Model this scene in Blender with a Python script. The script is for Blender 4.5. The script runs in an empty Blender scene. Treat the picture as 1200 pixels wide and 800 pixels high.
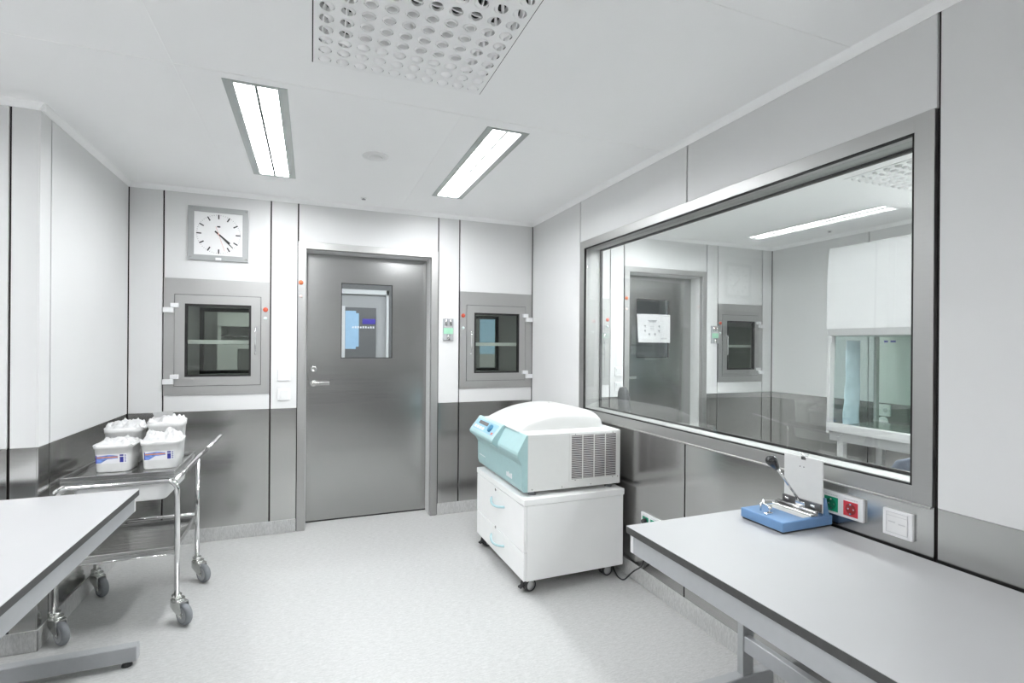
import bpy, bmesh, math, random
from mathutils import Vector, Matrix, noise
random.seed(7)
C = bpy.context.scene.collection
PI = math.pi

# ------------------------------------------------------------------ materials
def mat(name, col, rough=.5, metal=0., spec=.5, noise_amt=0., noise_scale=(20, 20, 20), bump=0., emit=0., emit_col=None, alpha=1., trans=0., aniso=0., coat=0., rough_var=0.):
    m = bpy.data.materials.new(name); m.use_nodes = True
    nt = m.node_tree; b = nt.nodes['Principled BSDF']
    b.inputs['Base Color'].default_value = (*col, 1)
    b.inputs['Roughness'].default_value = rough
    b.inputs['Metallic'].default_value = metal
    b.inputs['Specular IOR Level'].default_value = spec
    b.inputs['Anisotropic'].default_value = aniso
    b.inputs['Coat Weight'].default_value = coat
    b.inputs['Transmission Weight'].default_value = trans
    b.inputs['Alpha'].default_value = alpha
    if emit:
        b.inputs['Emission Color'].default_value = (*(emit_col or col), 1)
        b.inputs['Emission Strength'].default_value = emit
    tc = nt.nodes.new('ShaderNodeTexCoord'); mp = nt.nodes.new('ShaderNodeMapping')
    mp.inputs['Scale'].default_value = noise_scale
    nt.links.new(tc.outputs['Object'], mp.inputs['Vector'])
    n = nt.nodes.new('ShaderNodeTexNoise'); n.inputs['Scale'].default_value = 1; n.inputs['Detail'].default_value = 4
    nt.links.new(mp.outputs['Vector'], n.inputs['Vector'])
    if noise_amt:
        cr = nt.nodes.new('ShaderNodeValToRGB')
        cr.color_ramp.elements[0].position = .3; cr.color_ramp.elements[1].position = .7
        cr.color_ramp.elements[0].color = (*[c * (1 - noise_amt) for c in col], 1)
        cr.color_ramp.elements[1].color = (*[min(1, c * (1 + noise_amt)) for c in col], 1)
        nt.links.new(n.outputs['Fac'], cr.inputs['Fac']); nt.links.new(cr.outputs['Color'], b.inputs['Base Color'])
    if rough_var:
        mr = nt.nodes.new('ShaderNodeMapRange')
        mr.inputs['From Min'].default_value = .3; mr.inputs['From Max'].default_value = .7
        mr.inputs['To Min'].default_value = rough - rough_var; mr.inputs['To Max'].default_value = rough + rough_var
        nt.links.new(n.outputs['Fac'], mr.inputs['Value']); nt.links.new(mr.outputs['Result'], b.inputs['Roughness'])
    if bump:
        bp = nt.nodes.new('ShaderNodeBump'); bp.inputs['Strength'].default_value = bump; bp.inputs['Distance'].default_value = .002
        nt.links.new(n.outputs['Fac'], bp.inputs['Height']); nt.links.new(bp.outputs['Normal'], b.inputs['Normal'])
    return m

def glass_mat(name, tint=(1, 1, 1), ior=1.5, extra=0.):
    m = bpy.data.materials.new(name); m.use_nodes = True
    nt = m.node_tree; nt.nodes.remove(nt.nodes['Principled BSDF'])
    out = nt.nodes['Material Output']
    t = nt.nodes.new('ShaderNodeBsdfTransparent'); t.inputs['Color'].default_value = (*tint, 1)
    g = nt.nodes.new('ShaderNodeBsdfGlossy'); g.inputs['Roughness'].default_value = 0.
    f = nt.nodes.new('ShaderNodeFresnel')
    ge = nt.nodes.new('ShaderNodeNewGeometry'); mr = nt.nodes.new('ShaderNodeMapRange')   # same reflectance on both faces of the sheet
    mr.inputs['To Min'].default_value = ior; mr.inputs['To Max'].default_value = 1 / ior
    nt.links.new(ge.outputs['Backfacing'], mr.inputs['Value']); nt.links.new(mr.outputs['Result'], f.inputs['IOR'])
    mx = nt.nodes.new('ShaderNodeMixShader')
    nt.links.new(f.outputs['Fac'], mx.inputs['Fac'])
    nt.links.new(t.outputs[0], mx.inputs[1]); nt.links.new(g.outputs[0], mx.inputs[2])
    nt.links.new(mx.outputs[0], out.inputs['Surface'])
    return m

M = {}
M['panel'] = mat('painted_wall_panel', (.68, .68, .68), .42, noise_amt=.012, noise_scale=(3, 3, 3))
M['ceiling'] = mat('white_ceiling_panel', (.91, .91, .91), .5, noise_amt=.008, noise_scale=(2, 2, 2))
M['cove'] = mat('white_coving', (.91, .91, .91), .45, noise_amt=.01)
M['steel'] = mat('brushed_steel_sheet', (.53, .528, .52), .19, metal=1, noise_amt=.025, noise_scale=(2.5, 2.5, 420), rough_var=.03)
M['steel_frame'] = mat('brushed_steel_frame', (.47, .468, .462), .44, metal=1, noise_amt=.02, noise_scale=(20, 20, 300), rough_var=.03)
M['steel_door'] = mat('brushed_steel_door', (.415, .415, .41), .21, metal=1, noise_amt=.02, noise_scale=(2.5, 2.5, 420), rough_var=.03)
M['reveal'] = mat('satin_steel_reveal', (.46, .46, .455), .5, metal=.8, noise_amt=.03, noise_scale=(6, 6, 80))
M['chrome'] = mat('polished_chrome', (.80, .80, .80), .08, metal=1, noise_amt=.02, noise_scale=(30, 30, 30))
M['tray_steel'] = mat('stainless_tray', (.52, .52, .515), .22, metal=1, noise_amt=.05, noise_scale=(4, 90, 4), rough_var=.05)
M['zinc'] = mat('zinc_plated_fork', (.72, .73, .71), .22, metal=1, noise_amt=.05, noise_scale=(60, 60, 60))
M['alu'] = mat('silver_painted_metal', (.41, .42, .435), .4, metal=.2, noise_amt=.02, noise_scale=(40, 40, 40))
M['dark_post'] = mat('silver_grey_post', (.40, .41, .42), .4, metal=.4, noise_amt=.03, noise_scale=(40, 40, 40))
M['table_top'] = mat('white_laminate_top', (.45, .45, .458), .38, noise_amt=.012, noise_scale=(5, 5, 5))
M['table_edge'] = mat('dark_laminate_edge', (.055, .055, .055), .45, noise_amt=.1, noise_scale=(60, 60, 60))
M['white_plastic'] = mat('white_plastic', (.72, .72, .72), .35, noise_amt=.01)
M['bright_plastic'] = mat('bright_white_plastic', (.76, .76, .77), .3, noise_amt=.01)
M['tub'] = mat('translucent_white_tub', (.74, .74, .735), .35, noise_amt=.03, noise_scale=(25, 25, 25))
M['film'] = mat('crumpled_plastic_film', (.55, .55, .55), .28, noise_amt=.05, noise_scale=(60, 60, 60), bump=.6)
M['black'] = mat('black_gasket', (.012, .011, .011), .6, noise_amt=.1)
M['seam'] = mat('dark_joint_seal', (.016, .012, .012), .8, noise_amt=.1)
M['rubber'] = mat('grey_rubber', (.21, .22, .235), .5, noise_amt=.06, noise_scale=(60, 60, 60))
M['hub'] = mat('grey_wheel_hub', (.40, .41, .43), .4, noise_amt=.04)
M['black_plastic'] = mat('black_plastic', (.018, .018, .02), .12, noise_amt=.1, coat=.4)
M['caster_black'] = mat('black_caster', (.03, .03, .032), .4, noise_amt=.1)
M['caster_grey'] = mat('pale_caster_disc', (.50, .50, .51), .4, noise_amt=.03)
M['pedestal'] = mat('white_cabinet_board', (.88, .88, .875), .4, noise_amt=.012, noise_scale=(6, 6, 6))
M['lid_white_dimmed'] = mat('machine_white_dimmed_lid', (.54, .54, .533), .34, noise_amt=.01, noise_scale=(20, 20, 20))  # housing white, darkened so strong overhead light does not bleach the lid
M['teal'] = mat('pale_teal_housing', (.375, .55, .56), .4, noise_amt=.02, noise_scale=(30, 30, 30))
M['teal_handle'] = mat('pale_blue_handle', (.42, .60, .64), .35, noise_amt=.02)
M['machine_white'] = mat('white_machine_paint', (.70, .70, .688), .36, noise_amt=.01, noise_scale=(20, 20, 20))
M['panel_blue'] = mat('control_panel_blue', (.26, .47, .58), .4, noise_amt=.05, noise_scale=(50, 50, 50))
M['lcd'] = mat('dim_display', (.11, .10, .10), .2, noise_amt=.1)
M['knob_blue'] = mat('dark_blue_knob', (.05, .19, .31), .3, noise_amt=.05)
M['red_dot'] = mat('red_indicator', (.62, .10, .05), .35, noise_amt=.05)
M['orange_dot'] = mat('orange_indicator', (.62, .16, .06), .35, noise_amt=.05)
M['pale_dot'] = mat('pale_indicator', (.72, .60, .57), .4, noise_amt=.05)
M['white_dot'] = mat('white_indicator', (.70, .80, .78), .4, noise_amt=.05)
M['louver_dark'] = mat('vent_shadow_grey', (.10, .09, .092), .7, noise_amt=.1)
M['louver'] = mat('vent_slat_grey', (.50, .48, .485), .45, noise_amt=.03)
M['punch_blue'] = mat('blue_enamel', (.145, .28, .50), .32, noise_amt=.03, noise_scale=(30, 30, 30))
M['plate_white'] = mat('pale_grey_plate', (.66, .66, .65), .35, noise_amt=.02)
M['dark_steel'] = mat('dark_steel_strip', (.20, .20, .20), .35, metal=1, noise_amt=.1, noise_scale=(30, 30, 30))
M['green_socket'] = mat('green_socket', (.01, .27, .15), .35, noise_amt=.05)
M['red_socket'] = mat('red_socket', (.60, .045, .065), .35, noise_amt=.05)
M['green_hole'] = mat('green_socket_well', (.005, .13, .07), .4, noise_amt=.05)
M['red_hole'] = mat('red_socket_well', (.30, .03, .03), .4, noise_amt=.05)
M['grey_mark'] = mat('grey_print', (.30, .30, .31), .6, noise_amt=.05)
M['light_mark'] = mat('pale_grey_print', (.55, .55, .56), .6, noise_amt=.03)
M['clock_frame'] = mat('clock_grey_frame', (.36, .37, .37), .4, metal=.3, noise_amt=.02)
M['clock_face'] = mat('clock_white_face', (.78, .78, .78), .5, noise_amt=.01)
M['clock_black'] = mat('clock_black', (.03, .03, .03), .5, noise_amt=.05)
M['clock_red'] = mat('clock_second_hand', (.66, .38, .34), .5, noise_amt=.05)
M['label_blue'] = mat('label_blue', (.16, .27, .66), .5, noise_amt=.35, noise_scale=(60, 60, 90))
M['label_navy'] = mat('label_navy', (.03, .035, .28), .5, noise_amt=.1)
M['label_orange'] = mat('label_orange', (.66, .25, .10), .5, noise_amt=.1)
M['label_white'] = mat('label_white', (.82, .82, .84), .5, noise_amt=.02)
M['paper'] = mat('white_paper', (.62, .62, .63), .6, noise_amt=.01)
M['detector'] = mat('detector_white', (.80, .80, .80), .5, noise_amt=.01)
M['sprinkler'] = mat('sprinkler_metal', (.35, .35, .35), .4, metal=.8, noise_amt=.05)
M['lamp_frame'] = mat('lamp_frame_grey', (.42, .45, .44), .35, metal=.3, noise_amt=.02)
M['lamp_reflector'] = mat('lamp_reflector', (.06, .065, .065), .5, metal=0, noise_amt=.03)
M['vent_white'] = mat('diffuser_white', (.88, .88, .88), .42, noise_amt=.01)
M['vent_dark'] = mat('plenum_dark', (.03, .03, .03), .8, noise_amt=.1)  # near-black puts the shade of the nozzle slots into the colour
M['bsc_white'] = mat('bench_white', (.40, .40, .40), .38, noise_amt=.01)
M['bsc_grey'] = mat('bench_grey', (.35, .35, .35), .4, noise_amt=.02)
M['bag_blue'] = mat('pale_blue_plastic_bag', (.50, .56, .66), .3, noise_amt=.16, noise_scale=(9, 9, 9), bump=.5)
M['chair_grey'] = mat('charcoal_upholstery', (.055, .057, .06), .7, noise_amt=.15, noise_scale=(90, 90, 90))
M['chair_navy'] = mat('navy_upholstery', (.10, .115, .15), .7, noise_amt=.15, noise_scale=(90, 90, 90))
M['corridor_dark'] = mat('dark_grey_corridor_door', (.13, .13, .13), .4, noise_amt=.05)
M['corridor_wall'] = mat('corridor_wall_grey', (.40, .40, .40), .5, noise_amt=.02)
M['blue_glow_pane'] = mat('self_lit_blue_pane', (.30, .46, .62), .3, noise_amt=.05, emit=.16, emit_col=(.28, .47, .66))  # the pane's glow is its own emission, no light stands behind it
M['sign_blue'] = mat('sign_violet_blue', (.06, .04, .42), .5, noise_amt=.1)
M['green_lcd'] = mat('green_lit_display', (.30, .55, .40), .3, noise_amt=.03, emit=.08, emit_col=(.35, .85, .55))
M['chrome_dull'] = mat('satin_chrome', (.66, .66, .65), .2, metal=1, noise_amt=.03)
M['glass'] = glass_mat('window_glass', (.97, .98, .975), 1.62)
M['glass_ar'] = glass_mat('coated_window_glass', (.965, .975, .97), 1.03)
M['glass_dark'] = glass_mat('hatch_glass', (.80, .83, .80))
M['glass_green'] = glass_mat('greenish_glass', (.91, .96, .935), 1.3)
M['glass_plain'] = glass_mat('clear_bench_glass', (.93, .96, .97))

# lamp strip: emissive, the room's light source
LAMP = 34.0
M['lamp'] = mat('lit_lamp_strip', (.95, .97, 1), .4, emit=LAMP, emit_col=(.965, .985, 1.0), noise_amt=.01)

M['fill_lamp'] = mat('lit_fill_strip_bright', (.95, .97, 1), .4, emit=LAMP * 1.35, emit_col=(.965, .985, 1.0), noise_amt=.01)  # stronger strips for the unseen lamps added to the neighbouring room

# floor: pale vinyl with short flecks
def floor_mat(name, scale, contrast=.065):
    m = bpy.data.materials.new(name); m.use_nodes = True
    nt = m.node_tree; b = nt.nodes['Principled BSDF']
    tc = nt.nodes.new('ShaderNodeTexCoord')
    cols = []
    for sc, det in ((scale, 3), ((scale[0] * 3.1, scale[1] * 2.3, scale[2] * 2.3), 2)):
        mp = nt.nodes.new('ShaderNodeMapping'); mp.inputs['Scale'].default_value = sc; mp.inputs['Rotation'].default_value = (0, 0, .06)
        n = nt.nodes.new('ShaderNodeTexNoise'); n.inputs['Scale'].default_value = 1; n.inputs['Detail'].default_value = det
        nt.links.new(tc.outputs['Object'], mp.inputs['Vector']); nt.links.new(mp.outputs['Vector'], n.inputs['Vector']); cols.append(n)
    mx = nt.nodes.new('ShaderNodeMath'); mx.operation = 'ADD'
    nt.links.new(cols[0].outputs['Fac'], mx.inputs[0]); nt.links.new(cols[1].outputs['Fac'], mx.inputs[1])
    hf = nt.nodes.new('ShaderNodeMath'); hf.operation = 'MULTIPLY'; hf.inputs[1].default_value = .5
    nt.links.new(mx.outputs[0], hf.inputs[0])
    cr = nt.nodes.new('ShaderNodeValToRGB')
    cr.color_ramp.elements[0].position = .38; cr.color_ramp.elements[1].position = .62
    cr.color_ramp.elements[0].color = (.49 - contrast * 1.1, .49 - contrast * 1.1, .485 - contrast * 1.1, 1)
    cr.color_ramp.elements[1].color = (.49 + contrast * .7, .49 + contrast * .7, .485 + contrast * .7, 1)
    nt.links.new(hf.outputs[0], cr.inputs['Fac']); nt.links.new(cr.outputs['Color'], b.inputs['Base Color'])
    b.inputs['Roughness'].default_value = .42
    return m
M['floor'] = floor_mat('flecked_pale_vinyl', (28, 130, 30))
M['skirt'] = floor_mat('flecked_vinyl_upstand', (120, 120, 30), .08)

# ------------------------------------------------------------------ mesh builder
class MB:
    def __init__(s): s.bm = bmesh.new(); s.mi = 0
    def m(s, i): s.mi = i; return s
    def _fin(s, faces, smooth=False):
        for f in faces: f.material_index = s.mi; f.smooth = smooth
    def box(s, x0, x1, y0, y1, z0, z1, bev=0., seg=2):
        if x0 > x1: x0, x1 = x1, x0
        if y0 > y1: y0, y1 = y1, y0
        if z0 > z1: z0, z1 = z1, z0
        r = bmesh.ops.create_cube(s.bm, size=1.)
        for v in r['verts']:
            v.co = Vector(((x0 + x1) / 2 + v.co.x * (x1 - x0), (y0 + y1) / 2 + v.co.y * (y1 - y0), (z0 + z1) / 2 + v.co.z * (z1 - z0)))
        fs = list({f for v in r['verts'] for f in v.link_faces}); s._fin(fs)
        if bev:
            es = list({e for f in fs for e in f.edges})
            rr = bmesh.ops.bevel(s.bm, geom=es, offset=bev, segments=seg, affect='EDGES', profile=.5)
            s._fin(rr['faces'], False)
        return s
    def poly(s, pts, smooth=False):
        vs = [s.bm.verts.new(p) for p in pts]; f = s.bm.faces.new(vs); s._fin([f], smooth); return s
    def prism(s, prof, axis, a, b, bev=0., smooth=False):
        """prof: 2-D outline; axis 'x': prof=(y,z); 'y': prof=(x,z); 'z': prof=(x,y)"""
        def P(p, t):
            return {'x': (t, p[0], p[1]), 'y': (p[0], t, p[1]), 'z': (p[0], p[1], t)}[axis]
        A = [s.bm.verts.new(P(p, a)) for p in prof]; B = [s.bm.verts.new(P(p, b)) for p in prof]
        n = len(prof); fs = [s.bm.faces.new(A), s.bm.faces.new(B[::-1])]
        for i in range(n): fs.append(s.bm.faces.new((A[i], B[i], B[(i + 1) % n], A[(i + 1) % n])))
        bmesh.ops.recalc_face_normals(s.bm, faces=fs); s._fin(fs, smooth)
        if bev:
            es = list({e for f in fs for e in f.edges})
            rr = bmesh.ops.bevel(s.bm, geom=es, offset=bev, segments=2, affect='EDGES', profile=.5, clamp_overlap=True); s._fin(rr['faces'], smooth)
        return s
    def cyl(s, p0, p1, r, r1=None, seg=20, caps=True):
        p0, p1 = Vector(p0), Vector(p1); r1 = r if r1 is None else r1
        d = (p1 - p0).normalized(); q = d.to_track_quat('Z', 'Y')
        A, B = [], []
        for i in range(seg):
            a = 2 * PI * i / seg; o = Vector((math.cos(a), math.sin(a), 0))
            A.append(s.bm.verts.new(p0 + q @ (o * r))); B.append(s.bm.verts.new(p1 + q @ (o * r1)))
        sd = [s.bm.faces.new((A[i], A[(i + 1) % seg], B[(i + 1) % seg], B[i])) for i in range(seg)]
        s._fin(sd, True)
        if caps: s._fin([s.bm.faces.new(A[::-1]), s.bm.faces.new(B)])
        return s
    def tube(s, pts, r, seg=12, caps=True):
        pts = [Vector(p) for p in pts]; rings = []; up = None
        for i, p in enumerate(pts):
            d = ((pts[min(i + 1, len(pts) - 1)] - p).normalized() + (p - pts[max(i - 1, 0)]).normalized())
            d = d.normalized()
            if up is None: up = d.orthogonal().normalized()
            up = (up - d * up.dot(d)).normalized(); sd = d.cross(up)
            rings.append([s.bm.verts.new(p + (up * math.cos(2 * PI * k / seg) + sd * math.sin(2 * PI * k / seg)) * r) for k in range(seg)])
        fs = []
        for a, b in zip(rings, rings[1:]):
            fs += [s.bm.faces.new((a[k], a[(k + 1) % seg], b[(k + 1) % seg], b[k])) for k in range(seg)]
        s._fin(fs, True)
        if caps: s._fin([s.bm.faces.new(rings[0][::-1]), s.bm.faces.new(rings[-1])])
        bmesh.ops.recalc_face_normals(s.bm, faces=fs)
        return s
    def lathe(s, prof, origin=(0, 0, 0), axis=(0, 0, 1), seg=28):
        """prof: (radius, height) list along axis"""
        o = Vector(origin); q = Vector(axis).to_track_quat('Z', 'Y'); rings = []
        for r, h in prof:
            rings.append([s.bm.verts.new(o + q @ Vector((max(r, 1e-5) * math.cos(2 * PI * k / seg), max(r, 1e-5) * math.sin(2 * PI * k / seg), h))) for k in range(seg)])
        fs = []
        for a, b in zip(rings, rings[1:]):
            fs += [s.bm.faces.new((a[k], a[(k + 1) % seg], b[(k + 1) % seg], b[k])) for k in range(seg)]
        s._fin(fs, True)
        c = []
        if prof[0][0] < 1e-4: c = [s.bm.faces.new(rings[0][::-1]), s.bm.faces.new(rings[-1])]; s._fin(c)
        bmesh.ops.recalc_face_normals(s.bm, faces=fs + c)
        return s
    def grid(s, nu, nv, fn, smooth=True, close=False):
        V = [[s.bm.verts.new(fn(i / nu, j / nv)) for j in range(nv + 1)] for i in range(nu + 1)]
        fs = [s.bm.faces.new((V[i][j], V[i + 1][j], V[i + 1][j + 1], V[i][j + 1])) for i in range(nu) for j in range(nv)]
        s._fin(fs, smooth); return s
    def loft(s, rings, cap0=True, cap1=True, smooth=True):
        R = [[s.bm.verts.new(p) for p in r] for r in rings]; n = len(R[0]); fs = []
        for a, b in zip(R, R[1:]):
            fs += [s.bm.faces.new((a[k], a[(k + 1) % n], b[(k + 1) % n], b[k])) for k in range(n)]
        s._fin(fs, smooth); c = []
        if cap0: c.append(s.bm.faces.new(R[0][::-1]))
        if cap1: c.append(s.bm.faces.new(R[-1]))
        s._fin(c); bmesh.ops.recalc_face_normals(s.bm, faces=fs + c); return s
    def build(s, name, mats, parent=None, autosmooth=None):
        me = bpy.data.meshes.new(name); s.bm.to_mesh(me); s.bm.free()
        for m_ in (mats if isinstance(mats, (list, tuple)) else [mats]): me.materials.append(M[m_] if isinstance(m_, str) else m_)
        o = bpy.data.objects.new(name, me); C.objects.link(o)
        if parent is not None: o.parent = parent
        return o

def arc(c, u, v, r, a0, a1, n=8):
    c, u, v = Vector(c), Vector(u), Vector(v)
    return [c + u * (r * math.cos(a0 + (a1 - a0) * i / n)) + v * (r * math.sin(a0 + (a1 - a0) * i / n)) for i in range(n + 1)]

def rrect(cx, cy, w, d, r, z, n=5):
    pts = []
    for sx, sy, a in ((1, 1, 0), (-1, 1, PI / 2), (-1, -1, PI), (1, -1, 1.5 * PI)):
        ox, oy = cx + sx * (w / 2 - r), cy + sy * (d / 2 - r)
        for i in range(n + 1):
            t = a + PI / 2 * i / n; pts.append((ox + r * math.cos(t), oy + r * math.sin(t), z))
    return pts

def thing(name, label, cat, loc=(0, 0, 0), rotz=0., group=None):
    o = bpy.data.objects.new(name, None); C.objects.link(o); o.empty_display_size = .05
    o.location = loc; o.rotation_euler = (0, 0, rotz); o['label'] = label; o['category'] = cat
    if group: o['group'] = group
    return o
def tag(o, label, cat, group=None):
    o['label'] = label; o['category'] = cat
    if group: o['group'] = group
    return o
def struct(o, label=None, cat=None):
    o['kind'] = 'structure'
    if label: o['label'] = label
    if cat: o['category'] = cat
    return o
def dup(root, loc, label, rotz=None, group=None):
    r = root.copy(); C.objects.link(r); r.location = loc; r['label'] = label
    if rotz is not None: r.rotation_euler = (0, 0, rotz)
    if group: r['group'] = group
    for ch in list(root.children):
        c = ch.copy(); C.objects.link(c); c.parent = r
        for g in ch.children:
            d = g.copy(); C.objects.link(d); d.parent = c
    return r

# ------------------------------------------------------------------ room numbers (metres)
D = 4.114            # back wall plane
XL, XR = -1.1416, 1.8054
YR = 2.92            # return face of the left wall
XF = -3.2            # far left wall of the wide part of the room
YF = -1.9            # wall behind the camera
ZC = 2.465           # ceiling
XN0, XN1 = 1.955, 4.633   # neighbour room
BAND = .917
SK = .096
GAP = .010
YC1 = 6.3            # corridor far wall

# ------------------------------------------------------------------ setting: floor and ceiling
b = MB(); b.box(XF - .2, XN1 + .3, YF - .2, YC1 + .2, -.1, 0)
struct(b.build('floor', 'floor'), 'pale grey flecked vinyl floor', 'floor')

LAMPS = [(-.224, 2.98, .2446, 1.25), (.910, 3.004, .225, 1.25), (-.42, -.55, .2446, 1.25), (-1.85, 1.3, .2446, 1.25), (-2.6, .2, .2446, 1.25), (-2.6, -1.15, .2446, 1.25),  # first two are the visible lamps, the others are added unseen for fill
         (2.86, 2.98, .2446, 1.25), (3.45, -.6, .2446, 1.25), (2.86, 1.35, .2446, 1.25), (4.03, 1.57, .2446, 1.25), (3.45, .85, .2446, 1.25)]  # neighbouring room: unseen lamps added to brighten it
DIFF = [(.330, 1.757, .67), (3.485, 1.925, .67)]
holes = [(x - w / 2, x + w / 2, y - l / 2, y + l / 2) for x, y, w, l in LAMPS] + [(x - w / 2, x + w / 2, y - w / 2, y + w / 2) for x, y, w in DIFF]
xs = sorted({XF - .2, XN1 + .3, *[h[0] for h in holes], *[h[1] for h in holes]})
ys = sorted({YF - .2, YC1 + .2, *[h[2] for h in holes], *[h[3] for h in holes]})
b = MB()
for i in range(len(ys) - 1):
    run = None
    for j in range(len(xs) - 1):
        cx, cy = (xs[j] + xs[j + 1]) / 2, (ys[i] + ys[i + 1]) / 2
        hole = any(h[0] < cx < h[1] and h[2] < cy < h[3] for h in holes)
        if not hole and run is None: run = xs[j]
        if hole and run is not None: b.box(run, xs[j], ys[i], ys[i + 1], ZC, ZC + .12); run = None
    if run is not None: b.box(run, xs[-1], ys[i], ys[i + 1], ZC, ZC + .12)
b.box(XF - .2, XN1 + .3, YF - .2, YC1 + .2, ZC + .12, ZC + .2)
# faint raised joint beads between the ceiling panels
for y in (2.307, 1.262): b.box(XL if y > YR else XF, XR, y - .004, y + .004, ZC - .0015, ZC)
for x in (-.507, .652):
    for y0, y1 in ((-1.8, 1.255), (1.27, 2.30), (2.315, 4.1)):
        if x == .652 and 1.27 <= y0 < 2: continue
        b.box(x - .004, x + .004, y0, y1, ZC - .0015, ZC)
struct(b.build('ceiling', 'ceiling'), 'white clean room ceiling of flush panels', 'ceiling')

# ------------------------------------------------------------------ setting: walls
PT = .03   # panel thickness
def panel_run(b, ax, wall, sgn, segs, z_top=ZC, band=BAND, skip=(), gap=GAP, noseam=()):
    """wall panels between seam positions; ax = axis along the wall; faces at `wall`, body on the sgn side. skip: (seg index, z0, z1) left open"""
    for k in range(len(segs) - 1):
        a0, a1 = segs[k] + gap / 2, segs[k + 1] - gap / 2
        zs = [(0, band, 1), (band, z_top, 0)]
        for kk, h0, h1 in skip:
            if kk == k:
                out = []
                for z0, z1, mi in zs:
                    if h1 <= z0 or h0 >= z1: out.append((z0, z1, mi)); continue
                    if h0 > z0: out.append((z0, h0, mi))
                    if h1 < z1: out.append((h1, z1, mi))
                zs = out
        for z0, z1, mi in zs:
            b.m(mi)
            if ax == 'x': b.box(a0, a1, wall, wall + sgn * PT, z0, z1, .0012, 1)
            else: b.box(wall, wall + sgn * PT, a0, a1, z0, z1, .0012, 1)
    b.m(2)
    for s_ in segs:
        if s_ in noseam: continue
        if ax == 'x': b.box(s_ - .02, s_ + .02, wall + sgn * (PT - .018), wall + sgn * (PT + .01), 0, z_top)
        else: b.box(wall + sgn * (PT - .018), wall + sgn * (PT + .01), s_ - .02, s_ + .02, 0, z_top)
WM = ['panel', 'steel', 'seam']
DX0, DX1 = -.0948, .9630          # door frame outer edges
HZ0, HZ1 = 1.030, 1.838           # hatch outer height
DZ = 2.155                        # door frame top
S0 = [XL, -.9423, -.2785, -.0948, .9648, 1.1438, XR]
b = MB(); panel_run(b, 'x', D, 1, S0, skip=((1, HZ0, HZ1), (3, 0, DZ), (5, HZ0, HZ1)))
NS = [XN0 - .01, 2.601, 2.753, 3.742, 3.8858, 4.4948, XN1]
panel_run(b, 'x', D, 1, NS, skip=((0, HZ0, HZ1), (2, 0, DZ), (4, HZ0, HZ1)))
# the wall core behind the panels, open at hatches and doors
b.m(0)
for x0, x1, zz in ((XF, S0[1] + .05, None), (S0[1] + .05, S0[2] - .05, (1.09, 1.73)), (S0[2] - .05, -.035, None), (-.035, .905, (0, 2.10)), (.905, S0[5] + .05, None), (S0[5] + .05, XR - .06, (1.09, 1.73)), (XR - .06, NS[0] + .05, None),
                   (NS[0] + .05, NS[1] - .05, (1.09, 1.73)), (NS[1] - .05, 2.813, None), (2.813, 3.684, (0, 2.10)), (3.684, NS[4] + .05, None), (NS[4] + .05, NS[5] - .05, (1.09, 1.73)), (NS[5] - .05, XN1 + .1, None)):
    y0, y1 = D + PT + .011, D + .22
    if zz is None: b.box(x0, x1, y0, y1, 0, ZC)
    else:
        if zz[0] > 0: b.box(x0, x1, y0, y1, 0, zz[0])
        b.box(x0, x1, y0, y1, zz[1], ZC)
struct(b.build('wall_back', WM), 'pale panelled back wall with steel lower band', 'wall')

b = MB(); panel_run(b, 'y', XL, -1, [YR, 3.028, D], noseam=(YR,))
struct(b.build('wall_left', WM), 'pale side wall behind the trolley with steel lower band', 'wall')
b = MB(); panel_run(b, 'x', YR, 1, [XF, -2.3, -1.247, XL], noseam=(XL,))
# close the outer corner of the return
b.m(0).box(XL - .005, XL, YR + .0004, YR + .0049, BAND, ZC); b.m(1).box(XL - .005, XL, YR + .0004, YR + .0049, 0, BAND)
b.m(0).box(XF, XL - .045, YR + .041, D, 0, ZC)
struct(b.build('wall_left_return', WM), 'pale wall face left of the trolley corner', 'wall')
b = MB(); panel_run(b, 'y', XF, -1, [YF, -.4, .9, 2.0, YR]); struct(b.build('wall_far_left', WM))
b = MB(); panel_run(b, 'x', YF, -1, [XF, -2, -.7, .5, XR]); struct(b.build('wall_front', WM))

# right wall with the big window
WY0, WY1, WZ0, WZ1 = 1.058, 3.195, .950, 2.085     # clear opening
FY0, FY1, FZ0, FZ1 = 1.001, 3.257, .897, 2.139     # frame outer
b = MB()
for y0, y1 in ((YF, -.2), (-.2, .992), (FY1 + .004, D)):
    a0, a1 = y0 + GAP / 2, y1 - GAP / 2
    b.m(1).box(XR, XR + PT, a0, a1, 0, .897, .0012, 1); b.m(0).box(XR, XR + PT, a0, a1, .897, ZC, .0012, 1)
for y0, y1 in ((.992, 2.134), (2.134, FY1 + .004)):
    a0, a1 = y0 + GAP / 2, y1 - GAP / 2
    b.m(1).box(XR, XR + PT, a0, a1, 0, FZ0 - .001, .0012, 1); b.m(0).box(XR, XR + PT, a0, a1, FZ1 + .001, ZC, .0012, 1)
b.m(2)
for y in (-.2, .992, FY1 + .004): b.box(XR + .012, XR + PT + .01, y - .02, y + .02, 0, ZC)
b.box(XR + .012, XR + PT + .01, 2.114, 2.154, 0, FZ0 - .004); b.box(XR + .012, XR + PT + .01, 2.114, 2.154, FZ1 + .004, ZC)
b.m(0)
x0, x1 = XR + PT + .011, XN0
b.box(x0, x1, YF, WY0 - .012, 0, ZC); b.box(x0, x1, WY1 + .012, D + .03, 0, ZC)
b.box(x0, x1, WY0 - .012, WY1 + .012, 0, WZ0 - .012); b.box(x0, x1, WY0 - .012, WY1 + .012, WZ1 + .012, ZC)
struct(b.build('wall_right', WM), 'pale right wall with steel lower panels around the window', 'wall')

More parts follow.
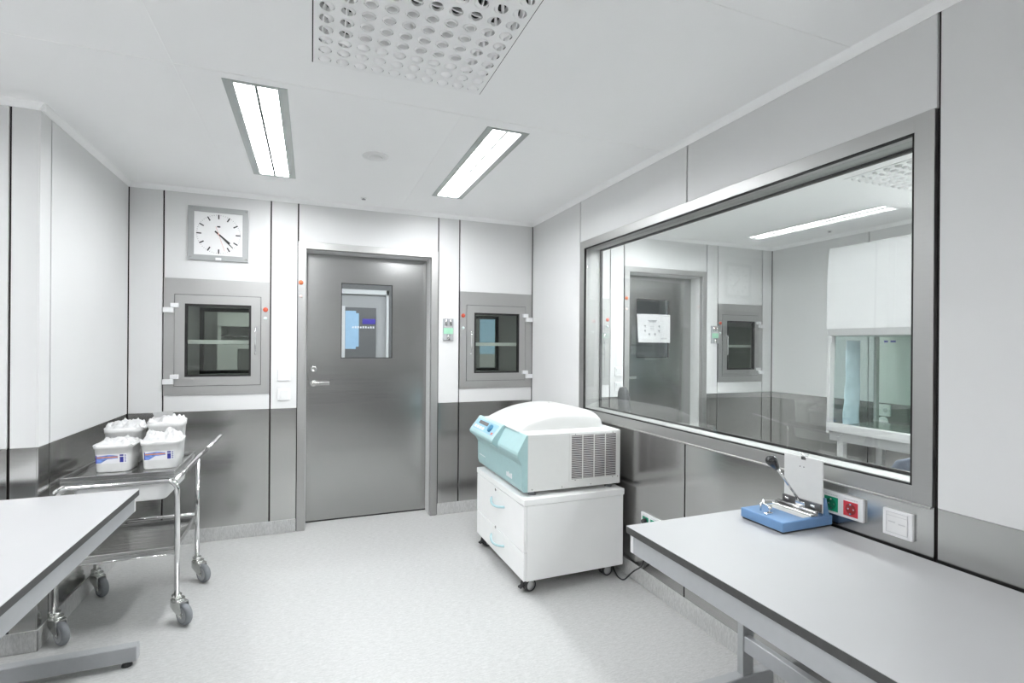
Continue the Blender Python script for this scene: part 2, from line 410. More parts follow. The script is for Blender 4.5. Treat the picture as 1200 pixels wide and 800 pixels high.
w = struct(bpy.data.objects.new('window_1', None), 'wide double glazed window in the right wall, steel framed', 'window'); C.objects.link(w)
b = MB(); xf = XR - .004
b.box(xf, XR + .03, FY0, FY1, WZ1, FZ1, .001, 1); b.box(xf, XR + .03, FY0, FY1, FZ0, WZ0, .001, 1)
b.box(xf - .0008, XR + .03, FY0 - .001, WY0, FZ0, FZ1 + .0005, .001, 1); b.box(xf, XR + .03, WY1, FY1, WZ0, WZ1, .001, 1)
b.box(XR - .010, XR + .01, FY0, FY1, FZ0 - .008, FZ0, .002, 1)       # thin lip below the frame
b.build('window_frame', 'steel_frame', w)
b = MB()
b.box(XR + .03, XN0, WY0 - .012, WY1 + .012, WZ0 - .012, WZ0); b.box(XR + .03, XN0, WY0 - .012, WY1 + .012, WZ1, WZ1 + .012)
b.box(XR + .03, XN0, WY0 - .012, WY0, WZ0, WZ1); b.box(XR + .03, XN0, WY1, WY1 + .012, WZ0, WZ1)
b.build('window_reveal', 'reveal', w)
def ring(b, x0, x1, t):
    b.box(x0, x1, WY0, WY1, WZ0, WZ0 + t); b.box(x0, x1, WY0, WY1, WZ1 - t, WZ1)
    b.box(x0, x1, WY0, WY0 + t, WZ0 + t, WZ1 - t); b.box(x0, x1, WY1 - t, WY1, WZ0 + t, WZ1 - t)
b = MB(); ring(b, XR - .0035, XR + .012, .006); b.build('window_gasket', 'black', w)
b = MB(); ring(b, XN0 - .022, XN0 - .006, .011); b.build('window_gasket', 'black', w)
# the near sheet stands very slightly out of true in its deep frame
px_ = lambda y, z, o: XR + .004 + o + (WY1 - y) * math.tan(math.radians(1.)) + (z - WZ0) * math.tan(math.radians(.7))
b = MB(); q4 = [(WY0 + .001, WZ0 + .001), (WY1 - .001, WZ0 + .001), (WY1 - .001, WZ1 - .001), (WY0 + .001, WZ1 - .001)]
b.loft([[(px_(y, z, 0), y, z) for y, z in q4], [(px_(y, z, .006), y, z) for y, z in q4]], True, True, False); b.build('window_pane', 'glass', w)
b = MB(); b.box(XN0 - .018, XN0 - .012, WY0 + .011, WY1 - .011, WZ0 + .011, WZ1 - .011); b.build('window_pane', 'glass_ar', w)

# neighbour room and corridor shells
b = MB(); panel_run(b, 'y', XN1, 1, [-1.9, .0, 1.05, 2.05, 3.085, D]); struct(b.build('wall_neighbour_right', WM))
b = MB(); panel_run(b, 'x', -1.9, -1, [XN0, 3.2, XN1]); struct(b.build('wall_neighbour_front', WM))
b = MB()
b.m(0).box(XF, XN1 + .3, YC1, YC1 + .1, 0, ZC); b.box(XF - .1, XF, D + .2, YC1, 0, ZC); b.box(XN1 + .2, XN1 + .3, D + .2, YC1, 0, ZC)
struct(b.build('wall_corridor', ['corridor_wall']), 'grey corridor wall seen through the door glass', 'wall')

# skirting upstands
def skirt(name, boxes):
    b = MB()
    for x0, x1, y0, y1 in boxes: b.box(x0, x1, y0, y1, 0, SK, .002, 1)
    struct(b.build(name, 'skirt'))
t = .006
skirt('baseboard_back', [(XL, DX0 - .004, D - t, D), (DX1 + .004, XR, D - t, D), (XN0, 2.755, D - t, D), (3.742, XN1, D - t, D)])
skirt('baseboard_left', [(XL, XL + t, YR - t, D - t), (XF, XL + t, YR - t, YR)])
skirt('baseboard_right', [(XR - t, XR, YF, D - t)])
skirt('baseboard_neighbour', [(XN1 - t, XN1, -1.9, D - t)])
# ceiling coving
def coving(name, runs):
    b = MB(); h, d = .032, .022
    for (ax, a0, a1, w_, sg) in runs:
        prof = [(w_, ZC), (w_ + sg * d, ZC), (w_ + sg * d * .55, ZC - h * .45), (w_ + sg * .004, ZC - h), (w_, ZC - h)]
        b.prism(prof, 'y' if ax == 'y' else 'x', a0, a1) if ax == 'y' else b.prism(prof, 'x', a0, a1)
    struct(b.build(name, 'cove'))
coving('trim_1', [('x', XL, XR, D, -1)]); coving('trim_2', [('y', YR - .02, D, XL, 1), ('x', XF, XL + .02, YR, -1)])
coving('trim_3', [('y', YF, D, XR, -1)]); coving('trim_4', [('x', XN0, XN1, D, -1), ('y', -1.9, D, XN1, -1)])

# ------------------------------------------------------------------ doors
def door(name, label, x0, x1, win, handle_x, sign=None):
    """x0,x1: frame outer edges on the back wall; win = (xa, xb, za, zb)"""
    r = bpy.data.objects.new(name, None); C.objects.link(r); struct(r, label, 'door')
    fi0, fi1, fz = x0 + .056, x1 - .056, 2.103
    b = MB(); dep = .165
    for a, c in ((x0, fi0), (fi1, x1)):
        b.box(a, c, D - .006, D + .06, .0, DZ, .0015, 1)
    b.box(x0, x1, D - .0055, D + .06, fz, DZ - .0005, .0015, 1)
    b.box(fi0 - .012, fi0, D + .06, D + .26, 0, fz); b.box(fi1, fi1 + .012, D + .06, D + .26, 0, fz); b.box(fi0 - .012, fi1 + .012, D + .06, D + .26, fz, fz + .012)
    b.box(fi0, fi1, D + dep + .052, D + dep + .07, fz - .03, fz); b.box(fi0, fi0 + .015, D + dep + .052, D + dep + .07, 0, fz); b.box(fi1 - .015, fi1, D + dep + .052, D + dep + .07, 0, fz)
    b.build('door_frame', 'steel_frame', r)
    b = MB(); l0, l1, lz0, lz1, y0, y1 = fi0 + .004, fi1 - .004, .012, fz - .006, D + dep, D + dep + .05
    b.box(l0, win[0], y0, y1, lz0, lz1); b.box(win[1], l1, y0, y1, lz0, lz1); b.box(win[0], win[1], y0, y1, lz0, win[2]); b.box(win[0], win[1], y0, y1, win[3], lz1)
    leaf = b.build('door_leaf', 'steel_door', r)
    b = MB(); q = .005
    b.box(win[0], win[0] + q, y0 + .001, y0 + .012, win[2], win[3]); b.box(win[1] - q, win[1], y0 + .001, y0 + .012, win[2], win[3])
    b.box(win[0], win[1], y0 + .001, y0 + .012, win[2], win[2] + q); b.box(win[0], win[1], y0 + .001, y0 + .012, win[3] - q, win[3])
    b.build('glazing_bead', 'black', r)
    b = MB(); b.box(win[0], win[1], y0 + .014, y0 + .020, win[2], win[3]); b.build('door_glass', 'glass_plain', r)
    # lever handle, rosette and lock
    b = MB(); hz = 1.085
    b.lathe([(.0, 0), (.026, 0), (.026, .007), (.022, .010), (0, .010)], (handle_x, y0, hz), (0, -1, 0), 24)
    b.cyl((handle_x, y0 - .008, hz), (handle_x, y0 - .05, hz), .009)
    b.box(handle_x - .012, handle_x + .115, y0 - .060, y0 - .044, hz - .013, hz + .013, .005)
    b.build('door_handle', 'chrome_dull', r)
    b = MB(); b.lathe([(0, 0), (.025, 0), (.025, .006), (.020, .009), (.009, .009), (.009, .006), (0, .006)], (handle_x, y0, hz + .11), (0, -1, 0), 24)
    b.build('lock_cylinder', 'chrome_dull', r)
    for z, mm in ((1.848, 'orange_dot'), (1.746, 'pale_dot')):
        b = MB(); rr = .017 if mm == 'orange_dot' else .012
        b.lathe([(0, 0), (rr, 0), (rr, .003), (rr * .6, .008), (0, .009)], (x0 + .020, D - .006, z), (0, -1, 0), 20)
        b.build('indicator_light', mm, r)
    b = MB(); b.box(fi0, fi1, D + dep + .004, D + dep + .03, 0, .013); b.build('door_seal', 'black', r)
    return r
door('door_1', 'brushed steel door with glazed panel in the near room', DX0, DX1, (.2195, .6205, 1.281, 1.880), .018)
door('door_2', 'brushed steel door with white notice beyond the window', 2.757, 3.742, (3.0115, 3.401, 1.281, 1.868), 2.86)
n_ = MB()
def sheet(u, v):
    x = 3.010 + .410 * u; z = 1.432 + .285 * v
    bend = .010 * max(0, .3 - u) / .3 * (1 - v) + .004 * math.sin(u * 5)
    return (x + (.018 * (1 - v) if u < .05 else 0), D + .165 - .004 - bend, z)
n_.grid(12, 8, sheet)
noti = thing('paper_notice', 'white paper notice with a ring of small symbols taped on the far door glass', 'notice', (3.215, D + .16, 1.432))
b = n_; b.m(1); yy = D + .165 - .0125
for k in range(8):
    a = 2 * PI * (k + .5) / 8
    x, z = 3.19 + .092 * math.cos(a), 1.575 + .062 * math.sin(a)
    if k in (1, 2): continue
    b.box(x - .009, x + .009, yy, yy + .001, z - .007, z + .007); b.box(x - .004, x + .012, yy, yy + .001, z - .016, z - .011)
b.box(3.14, 3.25, yy, yy + .001, 1.650, 1.657); b.box(3.15, 3.235, yy, yy + .001, 1.638, 1.645)
for z in (1.56, 1.575, 1.59): b.box(3.165, 3.215, yy, yy + .001, z, z + .003)
for z in (1.468, 1.476): b.box(3.30, 3.37, yy, yy + .001, z, z + .003)
b.box(3.33, 3.405, yy, yy + .001, 1.700, 1.703)
o = b.build('sheet', ['paper', 'grey_mark'], noti); o.location = -Vector(noti.location)

# corridor details seen through the door glass
dr = bpy.data.objects.new('door_3', None); C.objects.link(dr); struct(dr, 'dark corridor door seen through the near door glass', 'door')
b = MB(); y = YC1
b.box(.364, .718, y - .03, y - .002, 0, 1.827); b.build('door_leaf', 'corridor_dark', dr)
b = MB(); b.box(.330, .364, y - .05, y - .002, 0, 1.84); b.box(.836, .864, y - .05, y - .002, 0, 2.04); b.box(.300, .864, y - .05, y - .002, 1.985, 2.04); b.build('door_frame', 'white_plastic', dr)
b = MB(); b.box(.864, .96, y - .06, y - .002, 0, 2.4); b.box(.1, .864, y - .06, y - .002, 2.04, 2.4); b.build('dark_surround', 'corridor_dark', dr)
b = MB(); b.box(.368, .487, y - .034, y - .03, 1.339, 1.786); b.box(.487, .520, y - .033, y - .03, 1.365, 1.76); b.build('blue_pane', 'blue_glow_pane', dr)
b = MB(); b.box(.56, .708, y - .036, y - .03, 1.634, 1.695); b.build('sign_plate', 'sign_blue', dr)
b = MB()
for k in range(9): b.box(.445 + k * .029, .445 + k * .029 + .019, y - .036, y - .0335, 1.583, 1.583 + .024 * (1 if k % 3 else .8))
b.build('sign_text', 'label_white', dr)
# pale equipment cabinet in the corridor behind the clock-side hatch
eq = thing('storage_cabinet', 'grey equipment cabinet in the corridor, seen through the hatch under the clock', 'cabinet', (-.70, 5.72, 0))
b = MB(); b.box(-.16, .50, 0, .45, .0, 1.38, .004); b.box(-.16, .50, .0, .45, 1.56, 1.73, .004); b.box(-.16, -.13, .02, .45, 1.38, 1.56); b.box(.47, .50, .02, .45, 1.38, 1.56); b.box(-.13, .47, .40, .45, 1.38, 1.56); b.build('body', 'white_plastic', eq)
b = MB(); b.box(.02, .46, -.006, 0, .60, 1.34, .002, 1); b.build('door', 'corridor_dark', eq)
b = MB(); b.box(-.13, .47, .03, .40, 1.46, 1.475); b.build('shelf', 'corridor_dark', eq)
wn = struct(bpy.data.objects.new('window_2', None), 'blue tinted corridor window seen through the right hatch', 'window'); C.objects.link(wn)
b = MB(); b.box(2.02, 2.26, YC1 - .012, YC1 - .002, 1.28, 2.0); b.build('blue_pane', 'blue_glow_pane', wn)
b = MB(); b.box(1.98, 2.02, YC1 - .02, YC1 - .002, .4, 2.05); b.box(2.26, 2.30, YC1 - .02, YC1 - .002, .4, 2.05); b.box(1.98, 2.3, YC1 - .02, YC1 - .002, 2.0, 2.05); b.box(1.80, 1.98, YC1 - .014, YC1 - .002, 0, 2.05); b.build('window_frame', 'corridor_dark', wn)

# ------------------------------------------------------------------ pass-through hatches
def hatch(name, label, x0, x1, hinge, group):
    """hinge: -1 hinges on the left, +1 on the right. Local frame: origin at outer bottom centre on the wall face, front towards -Y."""
    r = thing(name, label, 'hatch', ((x0 + x1) / 2, D, HZ0), 0, group)
    W = x1 - x0 - .008; H = HZ1 - HZ0; hw = W / 2; k = W / .656
    lo, hi = -.269 * k, .269 * k            # leaf edges
    sh = -.002 * hinge
    lo += sh; hi += sh
    z0, z1 = .062, .699
    g0, g1, h0, h1 = -.205 * k + .002, .205 * k + .002, .1274, .635   # glass opening incl. black gasket
    b = MB()
    for a in (('t', [(-hw, H), (hw, H), (hi, z1), (lo, z1)]), ('b', [(-hw, 0), (hw, 0), (hi, z0), (lo, z0)]), ('l', [(-hw, 0), (-hw, H), (lo, z1), (lo, z0)]), ('r', [(hw, 0), (hw, H), (hi, z1), (hi, z0)])):
        b.prism(a[1], 'y', -.006, .02)
    b.build('outer_frame', 'steel_frame', r)
    q = .003
    b = MB(); b.box(lo, hi, .004, .018, z0, z0 + q); b.box(lo, hi, .004, .018, z1 - q, z1); b.box(lo, lo + q, .004, .018, z0, z1); b.box(hi - q, hi, .004, .018, z0, z1); b.build('door_seal', 'seam', r)
    l0, l1, m0, m1 = lo + q, hi - q, z0 + q, z1 - q
    b = MB()
    for pr in ([(l0, m1), (l1, m1), (g1, h1), (g0, h1)], [(l0, m0), (l1, m0), (g1, h0), (g0, h0)], [(l0, m0), (l0, m1), (g0, h1), (g0, h0)], [(l1, m0), (l1, m1), (g1, h1), (g1, h0)]):
        b.prism(pr, 'y', -.008, .03)
    b.build('hatch_leaf', 'steel_frame', r)
    q = .014
    b = MB(); b.box(g0, g1, -.0095, .02, h0, h0 + q); b.box(g0, g1, -.0095, .02, h1 - q, h1); b.box(g0, g0 + q, -.0095, .02, h0 + q, h1 - q); b.box(g1 - q, g1, -.0095, .02, h0 + q, h1 - q); b.build('glass_gasket', 'black', r)
    b = MB(); b.box(g0 + q, g1 - q, 0, .006, h0 + q, h1 - q); b.build('glass_pane', 'glass_dark', r)
    # steel chamber through the wall, second pane at its far side
    c0, c1, e0, e1, dp = g0 - .008, g1 + .008, h0 - .008, h1 + .008, .56
    b = MB(); b.box(c0 - .01, c0, .03, dp, e0, e1); b.box(c1, c1 + .01, .03, dp, e0, e1); b.box(c0 - .01, c1 + .01, .03, dp, e0 - .01, e0); b.box(c0 - .01, c1 + .01, .03, dp, e1, e1 + .01)
    b.build('chamber', 'reveal', r)
    b = MB(); q = .03; b.box(c0, c1, dp - .02, dp, e0, e0 + q); b.box(c0, c1, dp - .02, dp, e1 - q, e1); b.box(c0, c0 + q, dp - .02, dp, e0, e1); b.box(c1 - q, c1, dp - .02, dp, e0, e1); b.build('rear_gasket', 'black', r)
    b = MB(); b.box(c0 + q, c1 - q, dp - .014, dp - .008, e0 + q, e1 - q); b.build('rear_pane', 'glass_dark', r)
    b = MB(); b.box(c0, c1, .045, .049, .357, .385); b.box(c0, c1, .049, dp - .03, .379, .385); b.build('shelf', 'white_plastic', r)
    # hinges
    hx = lo if hinge < 0 else hi
    s = hinge
    for hz in (.605, .115):
        b = MB()
        b.box(hx - s * .030, hx + s * .018, -.030, -.006, hz, hz + .030, .002, 1)
        b.box(hx + s * -.002, hx + s * .062, -.030, -.006, hz - .036, hz - .001, .002, 1)
        b.build('hinge', 'bright_plastic', r)
    # handle bar
    gx = (hi - .033) if hinge < 0 else (lo + .033)
    b = MB(); za, zb = .285, .478
    b.tube([(gx, -.008, za), (gx, -.040, za)] + arc((gx, -.040, za + .012), (0, 0, -1), (0, -1, 0), .012, 0, PI / 2, 4) + arc((gx, -.040, zb - .012), (0, -1, 0), (0, 0, 1), .012, 0, PI / 2, 4) + [(gx, -.040, zb), (gx, -.008, zb)], .0055, 10)
    b.build('handle', 'chrome', r)
    dx = (hw + hi) / 2 if hinge < 0 else (-hw + lo) / 2
    for z, mm, rr in ((.608, 'red_dot', .017), (.545 if hinge < 0 else .505, 'white_dot', .012)):
        b = MB(); b.lathe([(0, 0), (rr, 0), (rr, .003), (rr * .6, .008), (0, .009)], (dx, -.006, z), (0, -1, 0), 20); b.build('indicator_light', mm, r)
    return r
HG = None
hatch('pass_through_hatch', 'steel pass-through hatch below the square clock, hinges on its left', S0[1], S0[2], -1, HG)
hatch('pass_through_hatch', 'steel pass-through hatch in the back corner behind the white and teal centrifuge', S0[5], XR - .002, 1, HG)
hatch('pass_through_hatch', 'steel hatch seen through the window, right of the door with the notice', NS[4], NS[5], 1, HG)
hatch('pass_through_hatch', 'steel hatch partly hidden by the left edge of the window', NS[0] + .004, NS[1], -1, HG)

# ------------------------------------------------------------------ clock
ck = thing('wall_clock', 'square white wall clock in a grey frame above the hatch', 'clock', (-.612, D, 2.158))
b = MB(); h = .186; a = .150
for pr in ([(-h, h), (h, h), (a, a), (-a, a)], [(-h, -h), (h, -h), (a, -a), (-a, -a)], [(-h, -h), (-h, h), (-a, a), (-a, -a)], [(h, -h), (h, h), (a, a), (a, -a)]): b.prism(pr, 'y', -.016, 0)
b.build('frame', 'clock_frame', ck)
b = MB(); b.box(-a, a, -.010, 0, -a, a); b.m(1)
def bar(b, ang, r0, r1, w, y0, y1):
    c, s = math.sin(ang), math.cos(ang); px, pz = s, -c
    b.prism([(c * r0 + px * w, s * r0 + pz * w), (c * r0 - px * w, s * r0 - pz * w), (c * r1 - px * w, s * r1 - pz * w), (c * r1 + px * w, s * r1 + pz * w)], 'y', y0, y1)
for k in range(12): bar(b, k * PI / 6, .106, .137, .0042, -.0115, -.0098)
for k in range(60):
    if k % 5: bar(b, k * PI / 30, .131, .137, .0009, -.0112, -.0098)
b.box(-.010, .010, -.0112, -.0098, .048, .058)
b.build('dial', ['clock_face', 'clock_black'], ck)
b = MB(); bar(b, math.radians(131), -.030, .092, .0052, -.0135, -.0118); b.build('hour_hand', 'clock_black', ck)
b = MB(); bar(b, math.radians(136), -.030, .128, .0030, -.0150, -.0137); b.build('minute_hand', 'clock_black', ck)
b = MB(); bar(b, math.radians(162), -.055, .125, .0012, -.0162, -.0152); b.lathe([(0, 0), (.006, 0), (.006, .004), (0, .004)], (0, -.0135, 0), (0, -1, 0), 16); b.build('second_hand', 'clock_red', ck)
b = MB(); b.box(-.018, .018, -.021, -.016, -.184, -.166, .001, 1); b.build('tag', 'bright_plastic', ck)
for sx in (-1, 1):
    for sz in (-1, 1):
        b = MB(); b.cyl((sx * .172, -.016, sz * .172), (sx * .172, -.018, sz * .172), .005, seg=12); b.build('screw', 'chrome_dull', ck)

# ------------------------------------------------------------------ switches, monitors, sockets
def switch(label, x, z, double):
    r = thing('light_switch', label, 'switch', (x, D, z))
    b = MB(); b.box(-.043, .043, -.010, 0, -.043, .043, .003); b.build('cover_plate', 'bright_plastic', r)
    if double:
        for s in (-1, 1):
            b = MB(); b.prism([(-.012, -.028), (-.016, .028), (-.009, .028), (-.009, -.028)], 'x', 0 if s > 0 else -.028, .028 if s > 0 else 0); b.build('rocker', 'white_plastic', r)
    else:
        b = MB(); b.prism([(-.012, -.028), (-.016, .028), (-.009, .028), (-.009, -.028)], 'x', -.028, .028); b.build('rocker', 'white_plastic', r)
    return r
switch('white single rocker switch left of the near door, upper one', -.1855, 1.163, False)
switch('white double rocker switch left of the near door, lower one', -.1855, 1.020, True)
switch('upper white switch beside the notice door, seen through the window', 2.695, 1.155, False)
switch('lower white switch beside the notice door, seen through the window', 2.695, 1.013, True)

def monitor(label, x):
    r = thing('room_monitor', label, 'monitor', (x, D, 1.428))
    b = MB(); b.box(-.044, .044, -.018, 0, 0, .18, .004); b.build('monitor_housing', 'alu', r)  # housing of the monitor itself, flat against the wall
    b = MB(); b.box(-.040, .040, -.021, -.017, .055, .104, .002, 1); b.build('display', 'green_lcd', r)
    for k in (-1, 1):
        b = MB(); b.cyl((k * .018, -.024, .125), (k * .018, -.024, .178), .010, seg=14); b.build('probe', 'chrome_dull', r)
    b = MB(); b.box(-.032, .032, -.022, -.017, .106, .120, .002, 1); b.build('button_row', 'light_mark', r)
    b = MB(); b.cyl((0, -.022, .004), (0, -.022, .050), .014, seg=16); b.build('sensor', 'chrome_dull', r)
    return r
monitor('small steel room monitor with green display right of the near door', 1.047)
monitor('steel room monitor with green display seen through the window beside the hatch', 3.838)

def socket_face(b_plate, r, u0, kind, base_x):
    pass
# double green and red socket behind the hole punch: faces -X on the right wall
def socket_strip(label, y_left, n, kinds, zc, h=.081, pitch=.073, margin=.008):
    """y_left: larger Y end (left in view). Local: origin at centre on wall; along = -Y"""
    L = margin * 2 + pitch * n
    r = thing('socket_strip', label, 'socket', (XR, y_left - L / 2, zc))
    b = MB(); b.box(-.012, 0, -L / 2, L / 2, -h / 2, h / 2, .003); b.build('cover_plate', 'bright_plastic', r)
    for k in range(n):
        yc = L / 2 - margin - pitch * (k + .5); mm = kinds[k]
        if mm is None: continue
        b = MB(); q = .026
        b.m(0)
        # square insert with a round well
        ringo = [( q, q), (-q, q), (-q, -q), (q, -q)]
        seg = 24; R = .0195
        outer = []
        for i in range(seg):
            a_ = 2 * PI * i / seg; c_, s_ = math.cos(a_), math.sin(a_); sc = q / max(abs(c_), abs(s_)); outer.append((-.0135, yc + c_ * sc, -.004 + s_ * sc))
        inn = [(-.0135, yc + math.cos(2 * PI * i / seg) * R, -.004 + math.sin(2 * PI * i / seg) * R) for i in range(seg)]
        deep = [(-.0065 + .0, p[1], p[2]) for p in inn]
        base = [(-.0121, p[1], p[2]) for p in outer]
        b.loft([base, outer, inn], False, False, False)
        b.m(1); b.loft([inn, [(-.0122, p[1], p[2]) for p in inn]], False, True, False)
        b.build('socket_insert', [mm + '_socket', mm + '_hole'], r)
        b = MB()
        for s in (-1, 1): b.cyl((-.0122, yc + s * .0095, -.004), (-.0128, yc + s * .0095, -.004), .0028, seg=10)
        for s in (-1, 1): b.box(-.0150, -.0122, yc - .003, yc + .003, -.004 + s * .017 - .003, -.004 + s * .017 + .003)
        b.build('contact', 'chrome_dull', r)
        b = MB()
        for i in range(7): b.box(-.0124, -.0119, yc - .024 + i * .007, yc - .024 + i * .007 + .0045, .027, .0315)
        b.build('caption', 'light_mark', r)
    return r
socket_strip('white double socket with green and red inserts behind the hole punch', 1.369, 2, ['green', 'red'], .820)
socket_strip('white socket strip with green insert low on the wall behind the table end', 2.492, 4, ['green', 'green', None, None], .392)
r = thing('data_outlet', 'white data outlet plate with blank flap right of the red socket', 'socket', (XR, 1.0965, .815))
b = MB(); b.box(-.012, 0, -.046, .046, -.045, .043, .003); b.build('cover_plate', 'bright_plastic', r)
b = MB(); b.box(-.0145, -.012, -.032, .032, -.032, .034, .001, 1); b.build('flap', 'white_plastic', r)
b = MB()
for y0, y1, z0, z1 in ((-.033, .033, .033, .0345), (-.033, .033, .022, .0235), (-.033, .033, -.0335, -.032), (-.033, -.0318, -.033, .034), (.0318, .033, -.033, .034), (-.026, -.005, -.002, .002), (.005, .026, .001, .005)):
    b.box(-.0152, -.0145, y0, y1, z0, z1)
b.build('caption', 'light_mark', r)

# ------------------------------------------------------------------ ceiling fittings
def lamp(label, x, y, w, l):
    r = thing('ceiling_lamp', label, 'lamp', (x, y, ZC), 0, None)
    qx, qy, dz = w * .165, .022, .014; iw, il = w / 2 - qx, l / 2 - qy
    b = MB()
    for s in (-1, 1):
        b.box(s * w / 2, s * iw, -l / 2, l / 2, -.003, .022, .001, 1); b.box(-iw, iw, s * l / 2, s * il, -.003, .022, .001, 1)
    b.build('frame', 'lamp_frame', r)
    b = MB(); b.box(-w / 2, w / 2, -l / 2, l / 2, .022, .028); b.build('housing', 'lamp_frame', r)
    for s in (-1, 1):
        b = MB(); b.box(s * .006, s * iw, -il, il, dz - .004, dz + .004); b.build('light_strip', 'lamp' if x < XR else 'fill_lamp', r)
    b = MB(); b.box(-.006, .006, -il, il, -.001, dz + .002); b.build('divider', 'lamp_reflector', r)
    return r
LL = ['left recessed twin-strip ceiling lamp above the clock wall', 'right recessed twin-strip ceiling lamp above the near door', 'unseen fill lamp added in the ceiling just behind the viewpoint', 'unseen fill lamp added in the ceiling over the end of the left table', 'unseen fill lamp added in the ceiling by the far left wall', 'unseen fill lamp added in the rear left corner of the room',
      'unseen fill lamp added beyond the window, above the notice door', 'unseen fill lamp added at the rear of the neighbouring room', 'unseen fill lamp added in the neighbouring room, before the notice door lamp', 'unseen fill lamp added above the near end of the safety cabinet', 'unseen fill lamp added in the middle of the neighbouring room']
for lb, (x, y, w, l) in zip(LL, LAMPS): lamp(lb, x, y, w, l)
# corridor fill lamp, added out of sight to brighten the corridor
r = thing('corridor_fill_lamp', 'long unseen lamp added on the corridor ceiling to light it behind the hatches', 'lamp', (1.2, 5.05, ZC - .001))
b = MB(); b.box(-1.8, 1.8, -.08, .08, -.05, 0, .004); b.build('housing', 'lamp_frame', r)
b = MB(); b.box(-1.75, 1.75, -.05, .05, -.058, -.05); b.build('light_strip', 'lamp', r)

def diffuser(label, x, y, w):
    r = thing('air_diffuser', label, 'vent', (x, y, ZC))
    n = 10; p = .0645; R = .0228; seg = 24; zf = -.003; h = w / 2
    cx = [p * (i - (n - 1) / 2) for i in range(n)]
    cells = [(cx[i], cx[j], i, j) for i in range(n) for j in range(n)]
    b = MB()
    for px, py, i, j in cells:          # perforated plate, cell by cell
        outer, inn = [], []
        for k in range(seg):
            a_ = 2 * PI * k / seg; c_, s_ = math.cos(a_), math.sin(a_); sc = (p / 2) / max(abs(c_), abs(s_))
            outer.append((px + c_ * sc, py + s_ * sc, zf)); inn.append((px + c_ * R, py + s_ * R, zf))
        b.loft([outer, inn], False, False, False)
    e = p * n / 2
    b.box(-h + .004, h - .004, -h + .004, -e, zf, zf + .006); b.box(-h + .004, h - .004, e, h - .004, zf, zf + .006)
    b.box(-h + .004, -e, -e, e, zf, zf + .006); b.box(e, h - .004, -e, e, zf, zf + .006)
    b.build('face_plate', 'vent_white', r)
    b = MB(); b.box(-h, h, -h, h, .112, .118)
    b.box(-h, -h + .003, -h, h, 0, .112); b.box(h - .003, h, -h, h, 0, .112); b.box(-h, h, -h, -h + .003, 0, .112); b.box(-h, h, h - .003, h, 0, .112)
    b.build('plenum', 'vent_dark', r)
    # one ball nozzle, reused and swivelled: white ball with a blade across a recess, its near-black floor standing in for slot shade
    RS = .0250; nm = MB()
    def sph(th, ph, rr): return (rr * math.sin(th) * math.cos(ph), rr * math.sin(th) * math.sin(ph), -rr * math.cos(th))
    T = math.radians(46)
    nm.m(0).loft([[sph(T + (PI * .97 - T) * i / 9, 2 * PI * k / 24, RS) for k in range(24)] for i in range(10)], False, True, True)
    nm.m(0).loft([[sph(T, 2 * PI * k / 24, RS) for k in range(24)], [(RS * .66 * math.cos(2 * PI * k / 24), RS * .66 * math.sin(2 * PI * k / 24), -.004) for k in range(24)]], False, False, True)
    nm.m(1).loft([[(RS * .66 * math.cos(2 * PI * k / 24), RS * .66 * math.sin(2 * PI * k / 24), -.004 + .001 * q_) for k in range(24)] for q_ in (0, 1)], True, True, False)
    nm.m(0)
    pr_ = [(RS * math.sin(t_), -RS * math.cos(t_)) for t_ in [T * (-1 + i / 4) for i in range(9)]] + [(RS * .7, -.0045), (-RS * .7, -.0045)]
    nm.prism(pr_, 'x', -.0018, .0018)
    first = None
    for px, py, i, j in cells:
        u, v = px / h, py / h
        along_x = abs(u) < .52 and abs(v) < .62
        spin = (PI / 2 if along_x else 0.) + random.uniform(-.22, .22)
        m_ = max(abs(u) - .45, 0) * 1.1, max(abs(v) - .30, 0) * (3.2 if abs(u) < .5 else 1.7)
        q_ = (Matrix.Rotation(-min(m_[0], .8) * math.copysign(1, u), 3, 'Y') @ Matrix.Rotation(min(m_[1], 1.15) * math.copysign(1, v), 3, 'X') @ Matrix.Rotation(spin, 3, 'Z'))
        if first is None:
            first = nm.build('nozzle', ['vent_white', 'vent_dark'], r); o = first
        else:
            o = first.copy(); C.objects.link(o); o.parent = r
        o.location = (px, py, .0095); o.rotation_euler = q_.to_euler()
    return r
diffuser('square white swirl air diffuser at the top of the near ceiling', *DIFF[0])
diffuser('white swirl air diffuser on the ceiling seen through the window', *DIFF[1])

def detector(label, x, y, r_=.05):
    r = thing('ceiling_outlet', label, 'detector', (x, y, ZC))
    b = MB(); b.lathe([(0, 0), (r_ * 1.0, 0), (r_ * 1.0, .003), (r_ * .8, .008), (0, .009)], (0, 0, 0), (0, 0, -1), 32); b.build('base_ring', 'detector', r)
    b = MB(); b.lathe([(0, .009), (r_ * .55, .009), (r_ * .5, .014), (0, .015)], (0, 0, 0), (0, 0, -1), 28); b.build('centre_cap', 'detector', r)
detector('round white ceiling outlet between the two lit lamps', .333, 3.0, .072)
def sprinkler(label, x, y):
    r = thing('sprinkler', label, 'sprinkler', (x, y, ZC))
    b = MB(); b.lathe([(0, 0), (.022, 0), (.022, .003), (.012, .005), (0, .005)], (0, 0, 0), (0, 0, -1), 24); b.build('ceiling_rosette', 'detector', r)
    b = MB(); b.lathe([(0, .005), (.007, .005), (.006, .010), (.015, .011), (.015, .013), (0, .013)], (0, 0, 0), (0, 0, -1), 20); b.build('head', 'sprinkler', r)
sprinkler('small metal ceiling sprinkler above the near door', .350, 3.885); sprinkler('small metal sprinkler on the ceiling seen through the window', 4.42, 3.30)

